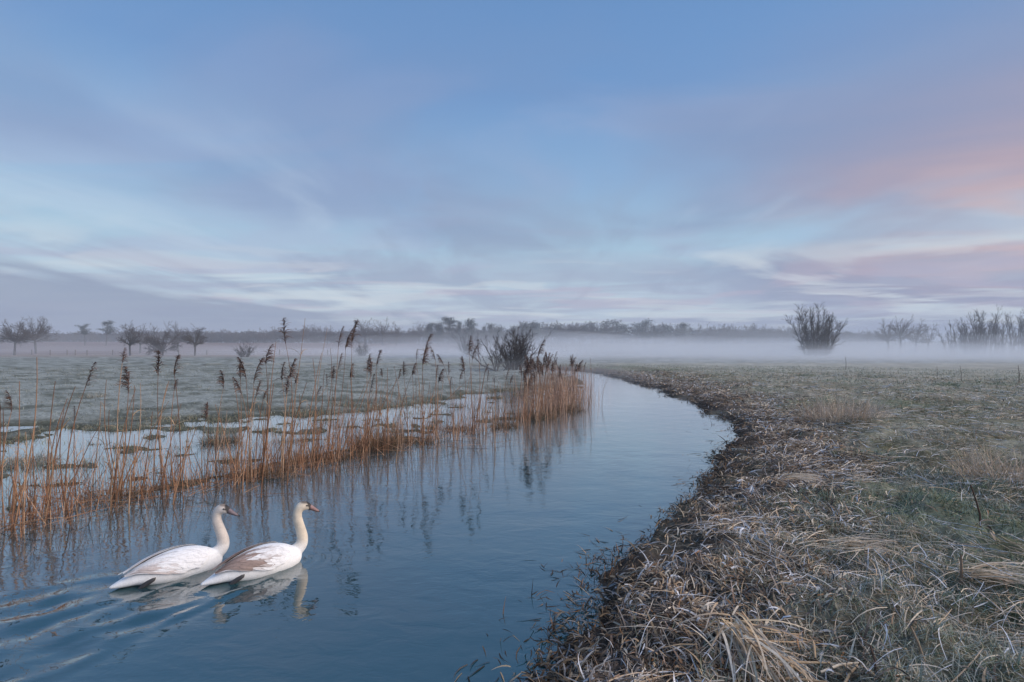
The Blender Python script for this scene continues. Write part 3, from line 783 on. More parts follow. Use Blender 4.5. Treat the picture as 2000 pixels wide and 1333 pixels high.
# ------------------------------------------------------------------ trees
def grow(S, D, L, R0, K, wander, up, r_end=.35):
    N = len(S); pts = np.zeros((N, K + 1, 3)); pts[:, 0] = S
    d = D / np.linalg.norm(D, axis=1, keepdims=True)
    for k in range(K):
        d = d + rng.normal(0, wander, (N, 3)) + np.array([0, 0, up])
        d /= np.linalg.norm(d, axis=1, keepdims=True)
        pts[:, k + 1] = pts[:, k] + d * (L / K)[:, None]
    rad = R0[:, None] * np.linspace(1, r_end, K + 1)[None]
    return pts, rad
def sprout(pts, rad, m, t0, t1, spread, lenf, K, wander, up, rf=.55, rmin=.006):
    N, K1, _ = pts.shape
    t = U(t0, t1, N * m).reshape(N, m) * (K1 - 1)
    i = np.minimum(t.astype(int), K1 - 2); f = t - i
    idx = np.arange(N)[:, None]
    S = pts[idx, i] * (1 - f[..., None]) + pts[idx, i + 1] * f[..., None]
    par = pts[idx, i + 1] - pts[idx, i]; par /= np.linalg.norm(par, axis=2, keepdims=True) + 1e-9
    rv = rng.normal(size=(N, m, 3)); rv -= (rv * par).sum(2, keepdims=True) * par
    rv /= np.linalg.norm(rv, axis=2, keepdims=True) + 1e-9
    D = par + rv * spread * U(.6, 1.3, N * m).reshape(N, m, 1)
    plen = np.linalg.norm(np.diff(pts, axis=1), axis=2).sum(1)[:, None]
    L = plen * lenf * U(.6, 1.25, N * m).reshape(N, m) * (1.15 - .55 * t / (K1 - 1))
    R = np.maximum((rad[idx, i] * (1 - f) + rad[idx, i + 1] * f) * rf, rmin)
    return grow(S.reshape(-1, 3), D.reshape(-1, 3), L.ravel(), R.ravel(), K, wander, up)
rng = np.random.default_rng(5); random.seed(21)
BARK, TWIG = np.array((.065, .055, .047)), np.array((.075, .058, .052))
def branch_mesh(levels, c0, c1):
    parts = []
    for j, (p, r) in enumerate(levels):
        V, Q = tube(p, r, [6, 5, 3, 3][min(j, 3)])
        c = lerp(c0, c1, j / max(1, len(levels) - 1))
        parts.append((V, Q, np.tile(c, (len(V), 1)) * U(.8, 1.2, len(V))[:, None]))
    return merge(parts)
def clumps(C, n_each, size, flat, pal):
    """leafy sprays: small faces round each centre"""
    N = len(C) * n_each
    c = np.repeat(C, n_each, 0) + rng.normal(0, 1, (N, 3)) * size * np.array([1, 1, flat])
    a = rng.normal(size=(N, 3)); a /= np.linalg.norm(a, axis=1, keepdims=True)
    b = np.cross(a, rng.normal(size=(N, 3))); b /= np.linalg.norm(b, axis=1, keepdims=True)
    s = (size * U(.16, .34, N))[:, None]
    V = np.stack([c - a * s, c - b * s * .6, c + a * s, c + b * s * .6], 1).reshape(-1, 3)
    Q = np.arange(N * 4).reshape(-1, 4)
    return V, Q, np.repeat(pick(pal, N), 4, 0)
EVG = [(.035, .050, .036), (.05, .066, .045), (.028, .038, .03)]
def make_tree(kind, H, dense=1.0):
    """returns (trunk mesh data, crown mesh data); local base at 0"""
    z0 = np.array([[0, 0, -.3]])
    if kind == 'willow':                                # many steep stems fanning from one stool
        n = 26
        a = U(0, TAU, n); q = np.sqrt(rng.random(n)); S = np.stack([np.cos(a) * q * .20 * H, np.sin(a) * q * .20 * H, np.full(n, -.3)], -1)
        D = np.stack([np.cos(a) * q * U(.1, .42, n), np.sin(a) * q * U(.1, .42, n), np.ones(n)], -1)
        t = grow(S, D, H * U(.80, 1.0, n) * (1 - .28 * q ** 2), H * U(.007, .011, n), 8, .055, .02, .22)
        l1 = sprout(*t, int(17 * dense), .15, .97, .6, .27, 5, .09, .04, .5, .02)
        l2 = sprout(*l1, 9, .1, 1, .7, .55, 2, .1, .02, .6, .022)
        base = sprout(t[0][:, :3], t[1][:, :3], 26, .1, 1, 1.5, 1.15, 3, .2, .08, .25, .016)
        return branch_mesh([t], BARK, BARK), branch_mesh([l1, l2, base], BARK, TWIG)
    if kind == 'thicket':
        n = 34
        a = U(0, TAU, n); q = np.sqrt(rng.random(n)) * .36 * H
        S = np.stack([np.cos(a) * q, np.sin(a) * q, np.full(n, -.3)], -1)
        D = np.stack([np.cos(a) * U(0, .28, n), np.sin(a) * U(0, .28, n), np.ones(n)], -1)
        t = grow(S, D, H * U(.75, 1.0, n) * (1 - .42 * (q / (.36 * H)) ** 2), H * U(.006, .009, n), 7, .05, .03, .25)
        l1 = sprout(*t, int(17 * dense), .1, .97, .6, .26, 4, .08, .05, .5, .02)
        l2 = sprout(*l1, 8, .1, 1, .6, .5, 2, .1, .03, .6, .025)
        return branch_mesh([t], BARK, BARK), branch_mesh([l1, l2], BARK, TWIG)
    if kind in ('oval', 'round', 'wide'):              # short trunk, limbs fanning out to a domed crown
        wr, fk, n1 = {'oval': (.38, .34, 22), 'round': (.52, .36, 30), 'wide': (.54, .10, 30)}[kind]
        t = grow(z0, np.array([[random.gauss(0, .03), random.gauss(0, .03), 1.]]), np.array([fk * H + .5]), np.array([H * .026]), 4, .02, .03, .75)
        F = t[0][0, -1]
        ph = np.arccos(1 - rng.random(n1) * (1 - math.cos(1.5 if kind != 'oval' else 1.25))); a = U(0, TAU, n1)
        rr = 1 / np.sqrt((np.cos(ph) / (H - F[2])) ** 2 + (np.sin(ph) / (wr * H)) ** 2)
        D = np.stack([np.sin(ph) * np.cos(a), np.sin(ph) * np.sin(a), np.cos(ph)], -1)
        S = F[None] - np.stack([0 * a, 0 * a, U(0, .35, n1) * fk * H], -1)
        l1 = grow(S, D, rr * U(.70, .95, n1), H * U(.006, .010, n1), 7, .09, .0, .22)
        tk = 1.6 if dense < .6 else 1.0
        l2 = sprout(*l1, int(14 * dense), .2, 1, .85, .36, 3, .12, .02, .5, .024 * tk)
        l3 = sprout(*l2, 8, .1, 1, .8, .55, 2, .12, .01, .6, .021 * tk)
        return branch_mesh([t], BARK, BARK), branch_mesh([l1, l2, l3], BARK, TWIG)
    if kind == 'shrub':                                # low, twisted, spreading
        n = 8
        a = U(0, TAU, n); D = np.stack([np.cos(a) * U(.3, 1.2, n), np.sin(a) * U(.3, 1.2, n), np.ones(n)], -1)
        t = grow(np.repeat(z0, n, 0) + rng.normal(0, .06 * H, (n, 3)) * [1, 1, 0], D, H * U(.75, 1.15, n), H * U(.010, .017, n), 8, .17, .02, .25)
        l1 = sprout(*t, int(9 * dense), .2, .97, .8, .42, 5, .16, .03, .5, .012)
        l2 = sprout(*l1, 7, .2, 1, .8, .45, 3, .15, .02, .6, .0085)
        return branch_mesh([t], BARK, BARK), branch_mesh([l1, l2], BARK, TWIG)
    if kind == 'bush':                                 # dense upright twigs
        n = 38
        a = U(0, TAU, n); q = np.sqrt(rng.random(n)) * .16 * H
        S = np.stack([np.cos(a) * q, np.sin(a) * q, np.full(n, -.3)], -1)
        D = np.stack([np.cos(a) * U(.05, .75, n), np.sin(a) * U(.05, .75, n), np.ones(n)], -1)
        t = grow(S, D, H * U(.55, 1.0, n), H * U(.007, .012, n), 7, .11, .03, .25)
        l1 = sprout(*t, int(13 * dense), .1, .97, .75, .36, 4, .14, .04, .5, .012)
        l2 = sprout(*l1, 7, .1, 1, .75, .5, 3, .12, .03, .6, .0095)
        return branch_mesh([t], BARK, BARK), branch_mesh([l1, l2], np.array((.036, .029, .026)), np.array((.046, .034, .030)))
    # evergreens
    t = grow(z0, np.array([[random.gauss(0, .03), 0, 1.]]), np.array([H * .92]), np.array([H * .022]), 8, .02, .03, .3)
    if kind == 'pine':                                 # bare trunk, flat plates on top
        l1 = sprout(*t, 13, .50, 1.0, 1.5, .36, 4, .1, .02, .4, .04)
        C = l1[0][:, 1:].reshape(-1, 3)
        cr = clumps(C, int(26 * dense), .055 * H, .28, EVG)
    elif kind == 'dome':
        l1 = sprout(*t, 26, .12, .98, 1.0, .30, 4, .1, .05, .4, .04)
        cr = clumps(l1[0][:, 1:].reshape(-1, 3), int(20 * dense), .075 * H, .6, EVG)
    elif kind == 'cedar':
        l1 = sprout(*t, 24, .2, 1.0, 2.0, .34, 4, .06, 0, .4, .04)
        l1[0][:, :, 2] = np.minimum(l1[0][:, :, 2], .97 * H)
        cr = clumps(l1[0][:, 1:].reshape(-1, 3), int(22 * dense), .06 * H, .35, EVG)
    else:                                              # spire
        n = 44; tt = np.linspace(.08, .98, n); a = U(0, TAU, n)
        S = np.stack([0 * tt, 0 * tt, tt * H * .92], -1)
        D = np.stack([np.cos(a), np.sin(a), np.full(n, -.12)], -1)
        l1 = grow(S, D, H * .24 * (1.05 - tt), np.full(n, .03), 3, .05, .02)
        cr = clumps(l1[0].reshape(-1, 3), int(12 * dense), .045 * H, .5, EVG)
    return branch_mesh([t], BARK, BARK), merge([branch_mesh([l1], BARK, BARK), cr])
def tree_at(name, kind, px, Y, ytop, label, cat='tree', group=None, dense=1.0, X=None):
    x = (px - 1000) / FPX * Y; g = gz(x, Y)
    H = CAM_H + (HOR - ytop) / FPX * Y - g
    tr, cr = make_tree(kind, H, dense)
    root = empty(name, (x, Y, g))
    zmax = max(cr[0][:, 2].max(), tr[0][:, 2].max()); k = H / zmax
    for nm, d in (('trunk', tr), ('crown', cr)):
        d[0][:, 2] *= k
        obj(nm, mesh_from(nm, *d), M_bark, root)
    return tag(root, label, cat, group)
T = [('bare_tree', 'willow', 1592, 130, 588, 'tall multi-stemmed bare willow rising out of the mist'),
     ('bare_tree', 'round', 28, 150, 618, 'round bare tree beside the fence, next to a flat-crowned tree'),
     ('bare_tree', 'round', 70, 175, 615, 'spreading flat-crowned bare tree behind the round bare tree'),
     ('pine_tree', 'pine', 166, 300, 631, 'shorter of two flat-topped pines on the slope'),
     ('pine_tree', 'pine', 207, 300, 625, 'taller of two flat-topped pines on the slope'),
     ('bare_tree', 'oval', 254, 140, 625, 'narrow bare tree at the fence beyond the flat-topped pines'),
     ('bare_tree', 'oval', 274, 190, 630, 'faint bare tree just behind the narrow tree at the fence'),
     ('bare_tree', 'wide', 318, 140, 626, 'wide many-stemmed bare tree branching from the ground by the fence'),
     ('bare_tree', 'round', 348, 210, 625, 'round-topped bare tree behind the wide many-stemmed tree'),
     ('bare_tree', 'oval', 381, 140, 630, 'small upright bare tree with single trunk by the fence'),
     ('bush', 'bush', 478, 120, 663, 'dark rounded bush alone at the meadow edge'),
     ('bush', 'bush', 708, 135, 662, 'pale misted bush in the meadow behind the tall plumed reeds'),
     ('bare_tree', 'oval', 640, 360, 634, 'small bare tree standing up from the low skyline wood'),
     ('bare_tree', 'round', 713, 340, 619, 'wide bare skyline tree, first of the trio'),
     ('bare_tree', 'round', 748, 340, 617, 'tall bare skyline tree in the middle of the trio'),
     ('bare_tree', 'oval', 774, 345, 627, 'smallest bare skyline tree of the trio'),
     ('bare_tree', 'round', 818, 360, 626, 'bare skyline tree next to the dark evergreens'),
     ('evergreen_tree', 'dome', 838, 372, 629, 'low domed evergreen beside the bare skyline tree'),
     ('evergreen_tree', 'dome', 857, 375, 627, 'domed evergreen adjoining the flat-topped cedar'),
     ('cedar_tree', 'cedar', 876, 370, 618, 'tall dark flat-topped cedar on the skyline'),
     ('evergreen_tree', 'spire', 897, 372, 626, 'pointed evergreen between the cedar and the big dome'),
     ('evergreen_tree', 'dome', 915, 368, 620, 'big dome-shaped evergreen on the skyline'),
     ('evergreen_tree', 'spire', 945, 385, 637, 'small pointed fir past the big dome-shaped evergreen'),
     ('evergreen_tree', 'spire', 958, 385, 633, 'slim pointed fir, taller of two small firs'),
     ('evergreen_tree', 'dome', 971, 385, 638, 'small rounded conifer near the slim pointed fir'),
     ('evergreen_tree', 'dome', 1024, 400, 628, 'domed evergreen directly behind the dark riverside bush'),
     ('evergreen_tree', 'dome', 1044, 405, 632, 'lower domed evergreen near the dark riverside bush'),
     ('bare_tree', 'bush', 915, 150, 638, 'ghostly pale willow veiled in mist behind the reeds'),
     ('bush', 'bush', 1003, 51, 634, 'dark dense leafless bush at the river bend'),
     ('shrub', 'shrub', 972, 48, 652, 'low spreading bare shrub leaning from the dark bush'),
     ('bare_tree', 'oval', 1735, 200, 620, 'slender bare tree in mist, first past the willow'),
     ('bare_tree', 'oval', 1759, 200, 613, 'tallest of the slender misted bare trees past the willow'),
     ('bare_tree', 'oval', 1788, 205, 621, 'middle slender bare tree among those in mist'),
     ('bare_tree', 'oval', 1812, 205, 630, 'shortest slender bare tree in mist near the big thicket'),
     ('bare_tree', 'round', 1695, 330, 640, 'tiny rounded faint tree far behind in the mist'),
     ('bare_thicket', 'thicket', 1888, 165, 606, 'lower shoulder of the dark thicket of upright bare trees'),
     ('bare_thicket', 'thicket', 1925, 168, 594, 'tallest dark thicket of upright bare trees above the mist'),
     ('bare_thicket', 'thicket', 1990, 170, 600, 'separate upright thicket past the tallest one')]
for a in T: tree_at(*a, dense=1.7 if a[1] in ('dome', 'spire', 'cedar', 'pine') else .5 if a[3] > 250 else .95 if a[2] == 1003 else .42 if a[1] == 'bush' else .62 if a[1] == 'thicket' else .8 if a[1] in ('round', 'wide', 'oval') else 1.0)
# the wood along the skyline: copies of a few small trees
protos = []
for kd in ('round', 'oval', 'wide', 'dome', 'round', 'oval', 'dome', 'thicket'):
    tr, cr = make_tree(kd, 10.0, .3 if kd == 'thicket' else .45)
    m = merge([tr, cr]); m[0][:, 2] *= 10.0 / m[0][:, 2].max()
    me = mesh_from('wood_tree', *m); me.materials.append(M_bark); protos.append(me)
prof_x = [-120, 0, 100, 200, 420, 520, 640, 800, 930, 1040, 1150, 1250, 1350, 1500, 1600, 1700, 2100]
prof_y = [648, 648, 648, 646, 641, 642, 640, 641, 637, 629, 626, 630, 633, 635, 642, 648, 649]
for px in np.arange(-40, 1720, 11.5):
    px += random.gauss(0, 4); Y = random.uniform(420, 450)
    x = (px - 1000) / FPX * Y; g = gz(x, Y)
    top = np.interp(px, prof_x, prof_y) + random.gauss(-.5, 3.2)
    H = max(3.0, CAM_H + (HOR - top) / FPX * Y - g)
    evg = 960 < px < 1360
    me = protos[random.choice([3, 6, 0, 4] if evg else [0, 1, 2, 4, 5, 7, 0, 2])]
    o = bpy.data.objects.new('wood_tree', me); col.objects.link(o)
    o.location = (x, Y, g - .3); s = H / 10
    w = s * random.uniform(1.0, 1.6); o.scale = (w, w, s); o.rotation_euler.z = random.uniform(0, 6.28)
    dome = me in (protos[3], protos[6])
    where = 'past the flat-topped pines' if px < 430 else 'between the lone bush and the skyline trio' if px < 700 else 'under the trio and the cedar' if px < 960 else 'beyond the dark riverside bush' if px < 1300 else 'running out behind the misted willow'
    w_ = ('small dark domed tree' if dome else 'small dim bare tree') + ' in the skyline wood ' + where
    tag(o, w_, 'tree', w_.replace('tree', 'trees', 1))
# hedge mass under the wood
NU = 9000
hx = U(-660, 330, NU); hy = U(432, 462, NU); hz_ = gh(hx, hy)
ht = CAM_H + (HOR - np.interp(hx / hy * FPX + 1000, prof_x, prof_y)) / FPX * hy - hz_ + 1.5 * fbm(hx * .09, 0 * hx, 301, 3)
Vh, Qh, Ch = clumps(np.stack([hx, hy, hz_ + np.maximum(ht, 2.0) * rng.random(NU) ** .9 * .70], -1), 9, 2.5, .2, [(.045, .045, .04), (.034, .038, .033), (.055, .046, .043)])
o = obj('undergrowth', mesh_from('undergrowth', Vh, Qh, Ch), M_bark); tag(o, 'dim undergrowth filling the skyline wood', kind='stuff')

# ------------------------------------------------------------------ fence and odd sticks
M_wood = plain_mat('weathered_wood', (.11, .09, .075), .85)
def post_mesh(h, w):
    V = []; K = 6
    for k in range(K):
        t = k / (K - 1); s = w * (.5 - .04 * t)
        for i in range(6):
            a = i * TAU / 6; V.append((s * math.cos(a) + .03 * w * math.sin(k * 2.1), s * math.sin(a), -.3 + (h + .3) * t + (.12 * w * math.cos(a) if k == K - 1 else 0)))
    Q = [[k * 6 + i, k * 6 + (i + 1) % 6, (k + 1) * 6 + (i + 1) % 6, (k + 1) * 6 + i] for k in range(K - 1) for i in range(6)]
    Q += [[(K - 1) * 6 + i for i in (0, 1, 2, 3)], [(K - 1) * 6 + i for i in (3, 4, 5, 0)]]
    return mesh_from('fence_post', np.array(V), np.array(Q), smooth=False)
PM = post_mesh(1.5, .24); PM.materials.append(M_wood)
fence = [(62, 150), (98, 150), (131, 150), (147, 150), (170, 150), (220, 150), (291, 150), (349, 150), (404, 150), (546, 150), (590, 150), (640, 150)]
pts = []
for px, Y in fence:
    x = (px - 1000) / FPX * Y; z = gz(x, Y); pts.append((x, Y, z))
    o = obj('fence_post', PM, None, loc=(x, Y, z)); o.scale.z = random.uniform(.85, 1.15); o.rotation_euler.z = random.random()
    tag(o, 'weathered wooden post of the field fence', 'fence post', 'posts of the field fence')
for hgt in (.55, 1.1):
    p = np.array(pts) + [0, 0, hgt]
    V, Q = tube(p[None], np.full((1, len(p)), .012), 4)
    o = obj('fence_wire', mesh_from('fence_wire', V, Q), M_wood)
    tag(o, ('lower' if hgt < 1 else 'upper') + ' wire strung along the field fence posts', 'fence wire', 'wires of the field fence')
for px, yb, yt, lb in [(1990, 748, 714, 'thin dark stake in the misty field beside the hummocks'), (1830, 742, 716, 'dead plant stalk leaning beside the yellow-green hummock'), (1877, 740, 714, 'dry stalk standing behind the yellow-green hummock'),
                       (1652, 722, 696, 'short post in mist at the foot of the willow')]:
    x, y = px2g(px, yb, .4); z = gz(x, y); H = CAM_H + (HOR - yt) / FPX * y - z
    p = np.array([[0, 0, -.1], [.02, 0, H * .5], [random.uniform(-.1, .02), 0, H]])
    V, Q = tube(p[None], np.array([[.022, .018, .010]]) * (1.0 if px in (1990, 1652) else .6), 6)
    o = obj('stake', mesh_from('stake', V, Q), M_wood, loc=(x, y, z)); tag(o, lb, 'stake')
def stick(px, yb, pts2, r, color, label, name='dead_stalk', z=.3):
    """pts2: photo pixels of the stalk from foot to tip; all at the foot's distance"""
    x, y = px2g(px, yb, z); g = gz(x, y)
    P = [((a - 1000) / FPX * y - x, .02 * i, CAM_H + (HOR - b) / FPX * y - g) for i, (a, b) in enumerate(pts2)]
    P = np.array([(P[0][0], 0, -.06)] + P[1:])
    V, Q = tube(P[None], np.linspace(r, r * .6, len(P))[None], 6)
    o = obj(name, mesh_from(name, V, Q, np.tile(color, (len(V), 1))), M_straw, loc=(x, y, g)); tag(o, label, 'stalk')
stick(1915, 1032, [(1915, 1032), (1917, 1005), (1912, 978), (1905, 950)], .011, (.085, .05, .035), 'dark brown woody stalk standing upright in frosted grass')
stick(1618, 976, [(1618, 976), (1626, 960), (1630, 940)], .008, (.62, .52, .40), 'short pale straw sticking up from flattened leaves')
stick(1886, 955, [(1886, 955), (1886, 935), (1885, 912)], .007, (.55, .42, .26), 'thin yellow stalk beside the deep green grass patch')
stick(1876, 1143, [(1876, 1143), (1882, 1115), (1885, 1088)], .012, (.22, .15, .10), 'broken brown stub beside the flattened sheaf of straw')
stick(1722, 1165, [(1722, 1165), (1724, 1130), (1714, 1090)], .007, (.66, .62, .56), 'pale curved frosted stalk arching out of the dead leaves')
stick(1714, 1312, [(1714, 1312), (1712, 1290), (1708, 1268)], .009, (.10, .065, .05), 'dark stub at the edge of the frosted green cushion')
stick(1812, 1290, [(1812, 1290), (1798, 1260), (1788, 1230)], .009, (.32, .24, .17), 'leaning tan stub in the frosted straw')
stick(1902, 868, [(1902, 905), (1906, 880), (1910, 840)], .006, (.36, .25, .18), 'slender dead weed stem rising near the tall straw tuft', z=.4)

# broken stems standing in the shallows
for px, yb, yt, dx, lb in [(1212, 1078, 1056, 2, 'upright dark reed stub farthest out in the shallows'), (1185, 1138, 1110, -1, 'tall blackened stub beside a bent one'), (1208, 1130, 1102, 1, 'straight blackened stub close to the bent stub'),
                           (1268, 1118, 1104, -3, 'thick pale-tipped stub near the leafy margin'), (1083, 1235, 1200, 3, 'rusty snapped stem with a folded top'), (1240, 1100, 1084, 4, 'spiky little stub of several leaves'),
                           (1137, 1150, 1132, -2, 'tiny twiggy stub standing in open water'), (1195, 1100, 1078, 3, 'thin curved stub behind the blackened ones'), (1072, 1250, 1236, 0, 'short black stub beside the rusty snapped stem'), (1300, 1075, 1055, 2, 'brown stub at the edge of the litter')]:
    x, y = px2g(px, yb, 0.0); H = (yb - yt) / FPX * y
    n = 7
    P = np.concatenate([rng.normal(0, .008, (n, 2)), np.full((n, 1), -.08)], 1)
    C = pick([DKB, MID, RUS], n)
    L = H * U(.6, 1.1, n) + .08
    o = obj('reed_stub', mesh_from('reed_stub', *ribbons(P, U(0, TAU, n), L, U(.008, .018, n), U(1.15, 1.55, n), U(-.9, .0, n), 0, 4, C, C * 1.3, U(-1, 1, n))), M_straw, loc=(x, y, 0))
    tag(o, lb, 'stub', 'broken stems in the shallows')

# heap of folded straw and a flattened sheaf on the near bank
def heap():
    n = 150
    a = np.where(rng.random(n) < .55, rng.normal(-math.pi / 2 + .1, .35, n), rng.normal(-math.pi / 2 + .6, 1.3, n))
    P = np.stack([rng.normal(0, .07, n), rng.normal(0, .09, n), U(.08, .26, n)], -1)
    C = pick([TAN, PAL, (.52, .39, .23), MID], n, [.4, .3, .2, .1]); 
    A = ribbons(P, a, U(.22, .62, n), U(.008, .019, n), U(-.45, .35, n), U(-1.3, -.5, n), rng.normal(0, .25, n), 5, C, lerp(C, np.array(FRO), .35), U(-.6, .6, n), tip=.45, root=.9)
    n = 16
    P = np.stack([rng.normal(0, .05, n), rng.normal(0, .05, n), U(.12, .24, n)], -1); C = pick([PAL, TAN], n)
    B = ribbons(P, rng.normal(-math.pi / 2, 1.4, n), U(.4, .75, n), U(.010, .016, n), U(-.5, -.2, n), U(-.3, .1, n), rng.normal(0, .1, n), 5, C, C, U(-.5, .5, n), tip=.6, root=1)
    return merge([A, B])
x, y = px2g(1440, 1262, .24)
o = obj('straw_heap', mesh_from('straw_heap', *heap()), M_straw, loc=(x, y, gz(x, y) - .03)); tag(o, 'peaked heap of folded tan straw on the muddy bank', 'straw heap')
def sheaf(n, L, w):
    P = np.stack([rng.normal(0, .04, n), rng.normal(0, .06, n), U(.02, .10, n)], -1); C = pick([TAN, PAL, (.55, .42, .26)], n)
    return ribbons(P, rng.normal(-.35, .30, n), U(L * .6, L, n), U(*w, n), U(.1, .45, n), U(-.8, -.3, n), rng.normal(0, .25, n), 5, C, lerp(C, np.array(FRO), .3), U(-.6, .6, n), tip=.4, root=.9)
for px, py, n, L, lb in [(1885, 1138, 46, .62, 'flattened sheaf of golden straw lying in frosted grass'), (1640, 1062, 60, .5, 'small golden sheaf of folded leaves above the dead leaves'), (1530, 930, 60, .6, 'flattened brownish sheaf of leaves at the bank edge')]:
    x, y = px2g(px, py, .3)
    o = obj('straw_sheaf', mesh_from('straw_sheaf', *sheaf(n, L, (.006, .013))), M_straw, loc=(x, y, gz(x, y))); tag(o, lb, 'straw sheaf', 'flattened sheaves on the bank')
# thick cut stalks lying loose on the near bank
for px, py, hd, L, lb in [(1560, 1292, .05, .42, 'thick pale cut stalk lying level beside the heap'), (1660, 1318, .72, .30, 'thick grey stalk propped up at the frame of frosted leaves'), (1590, 1262, 1.1, .20, 'short grey broken stalk lying across the mud'),
                          (1545, 1322, -.1, .42, 'bent golden stalk lying below the level stalk'), (1640, 1298, .25, .3, 'flat weathered stalk among dark mud and straw')]:
    x, y = px2g(px, py, .26); g = gz(x, y)
    P = np.array([[-L / 2 * math.cos(hd), -L / 2 * math.sin(hd), .05], [0, 0, .075], [L / 2 * math.cos(hd), L / 2 * math.sin(hd), .065]])
    V, Q = tube(P[None], np.array([[.008, .009, .006]]), 6)
    o = obj('cut_stalk', mesh_from('cut_stalk', V, Q, np.tile(pick([PAL, TAN], 1), (len(V), 1))), M_straw, loc=(x, y, g)); tag(o, lb, 'stalk', 'cut stalks on the near bank')
# ------------------------------------------------------------------ swans
def crom(P, n):
    P = np.array(P, float); m = len(P)
    Q = np.concatenate([[2 * P[0] - P[1]], P, [2 * P[-1] - P[-2]]])
    t = np.linspace(0, m - 1 - 1e-9, n); i = t.astype(int); f = (t - i)[:, None]
    p0, p1, p2, p3 = Q[i], Q[i + 1], Q[i + 2], Q[i + 3]
    return .5 * (2 * p1 + (p2 - p0) * f + (2 * p0 - 5 * p1 + 4 * p2 - p3) * f ** 2 + (3 * p1 - p0 - 3 * p2 + p3) * f ** 3)
def rings_mesh(R):
    """R (n, m, 3) rings -> closed mesh of triangles/quads"""
    n, m, _ = R.shape
    V = np.concatenate([R.reshape(-1, 3), [R[0].mean(0)], [R[-1].mean(0)]])
    F = [[i * m + j, i * m + (j + 1) % m, (i + 1) * m + (j + 1) % m, (i + 1) * m + j] for i in range(n - 1) for j in range(m)]
    F += [[n * m, (j + 1) % m, j] for j in range(m)] + [[n * m + 1, (n - 1) * m + j, (n - 1) * m + (j + 1) % m] for j in range(m)]
    return V, F
#        x     half-width  top    bottom
BODY = [(-.52, .012, .040, .022), (-.46, .045, .075, .014), (-.39, .080, .110, .010), (-.31, .115, .165, .004), (-.20, .158, .225, -.03), (-.07, .188, .268, -.06),
        (.06, .198, .283, -.07), (.18, .190, .270, -.07), (.28, .165, .235, -.06), (.355, .125, .190, -.04), (.41, .078, .145, -.01), (.44, .03, .10, .03)]
BODY = [(x, w * .92, t * .90 if t > .05 else t, b) for x, w, t, b in BODY]
_B = crom(BODY, 60)
def sect(x): return [np.interp(x, _B[:, 0], _B[:, k]) for k in (1, 2, 3)]
def surf(x, th, off=0.0):
    """point of the body surface at station x, angle th (0 = widest, pi/2 = along the back)"""
    hw, tp, bt = sect(x); zc = lerp(bt, tp, .42); hz = np.where(np.sin(th) >= 0, tp - zc, zc - bt)
    return np.stack([x + 0 * th, (hw + off) * np.sign(np.cos(th)) * np.abs(np.cos(th)) ** .85, zc + (hz + off) * np.sin(th)], -1)
def turn(P, lean, ang):
    """the head turns on the neck"""
    a = -ang * sst(P[:, 2], .36, .54); cx = .41 + lean
    dx, dy = P[:, 0] - cx, P[:, 1]
    return np.stack([cx + dx * np.cos(a) - dy * np.sin(a), dx * np.sin(a) + dy * np.cos(a), P[:, 2]], -1)
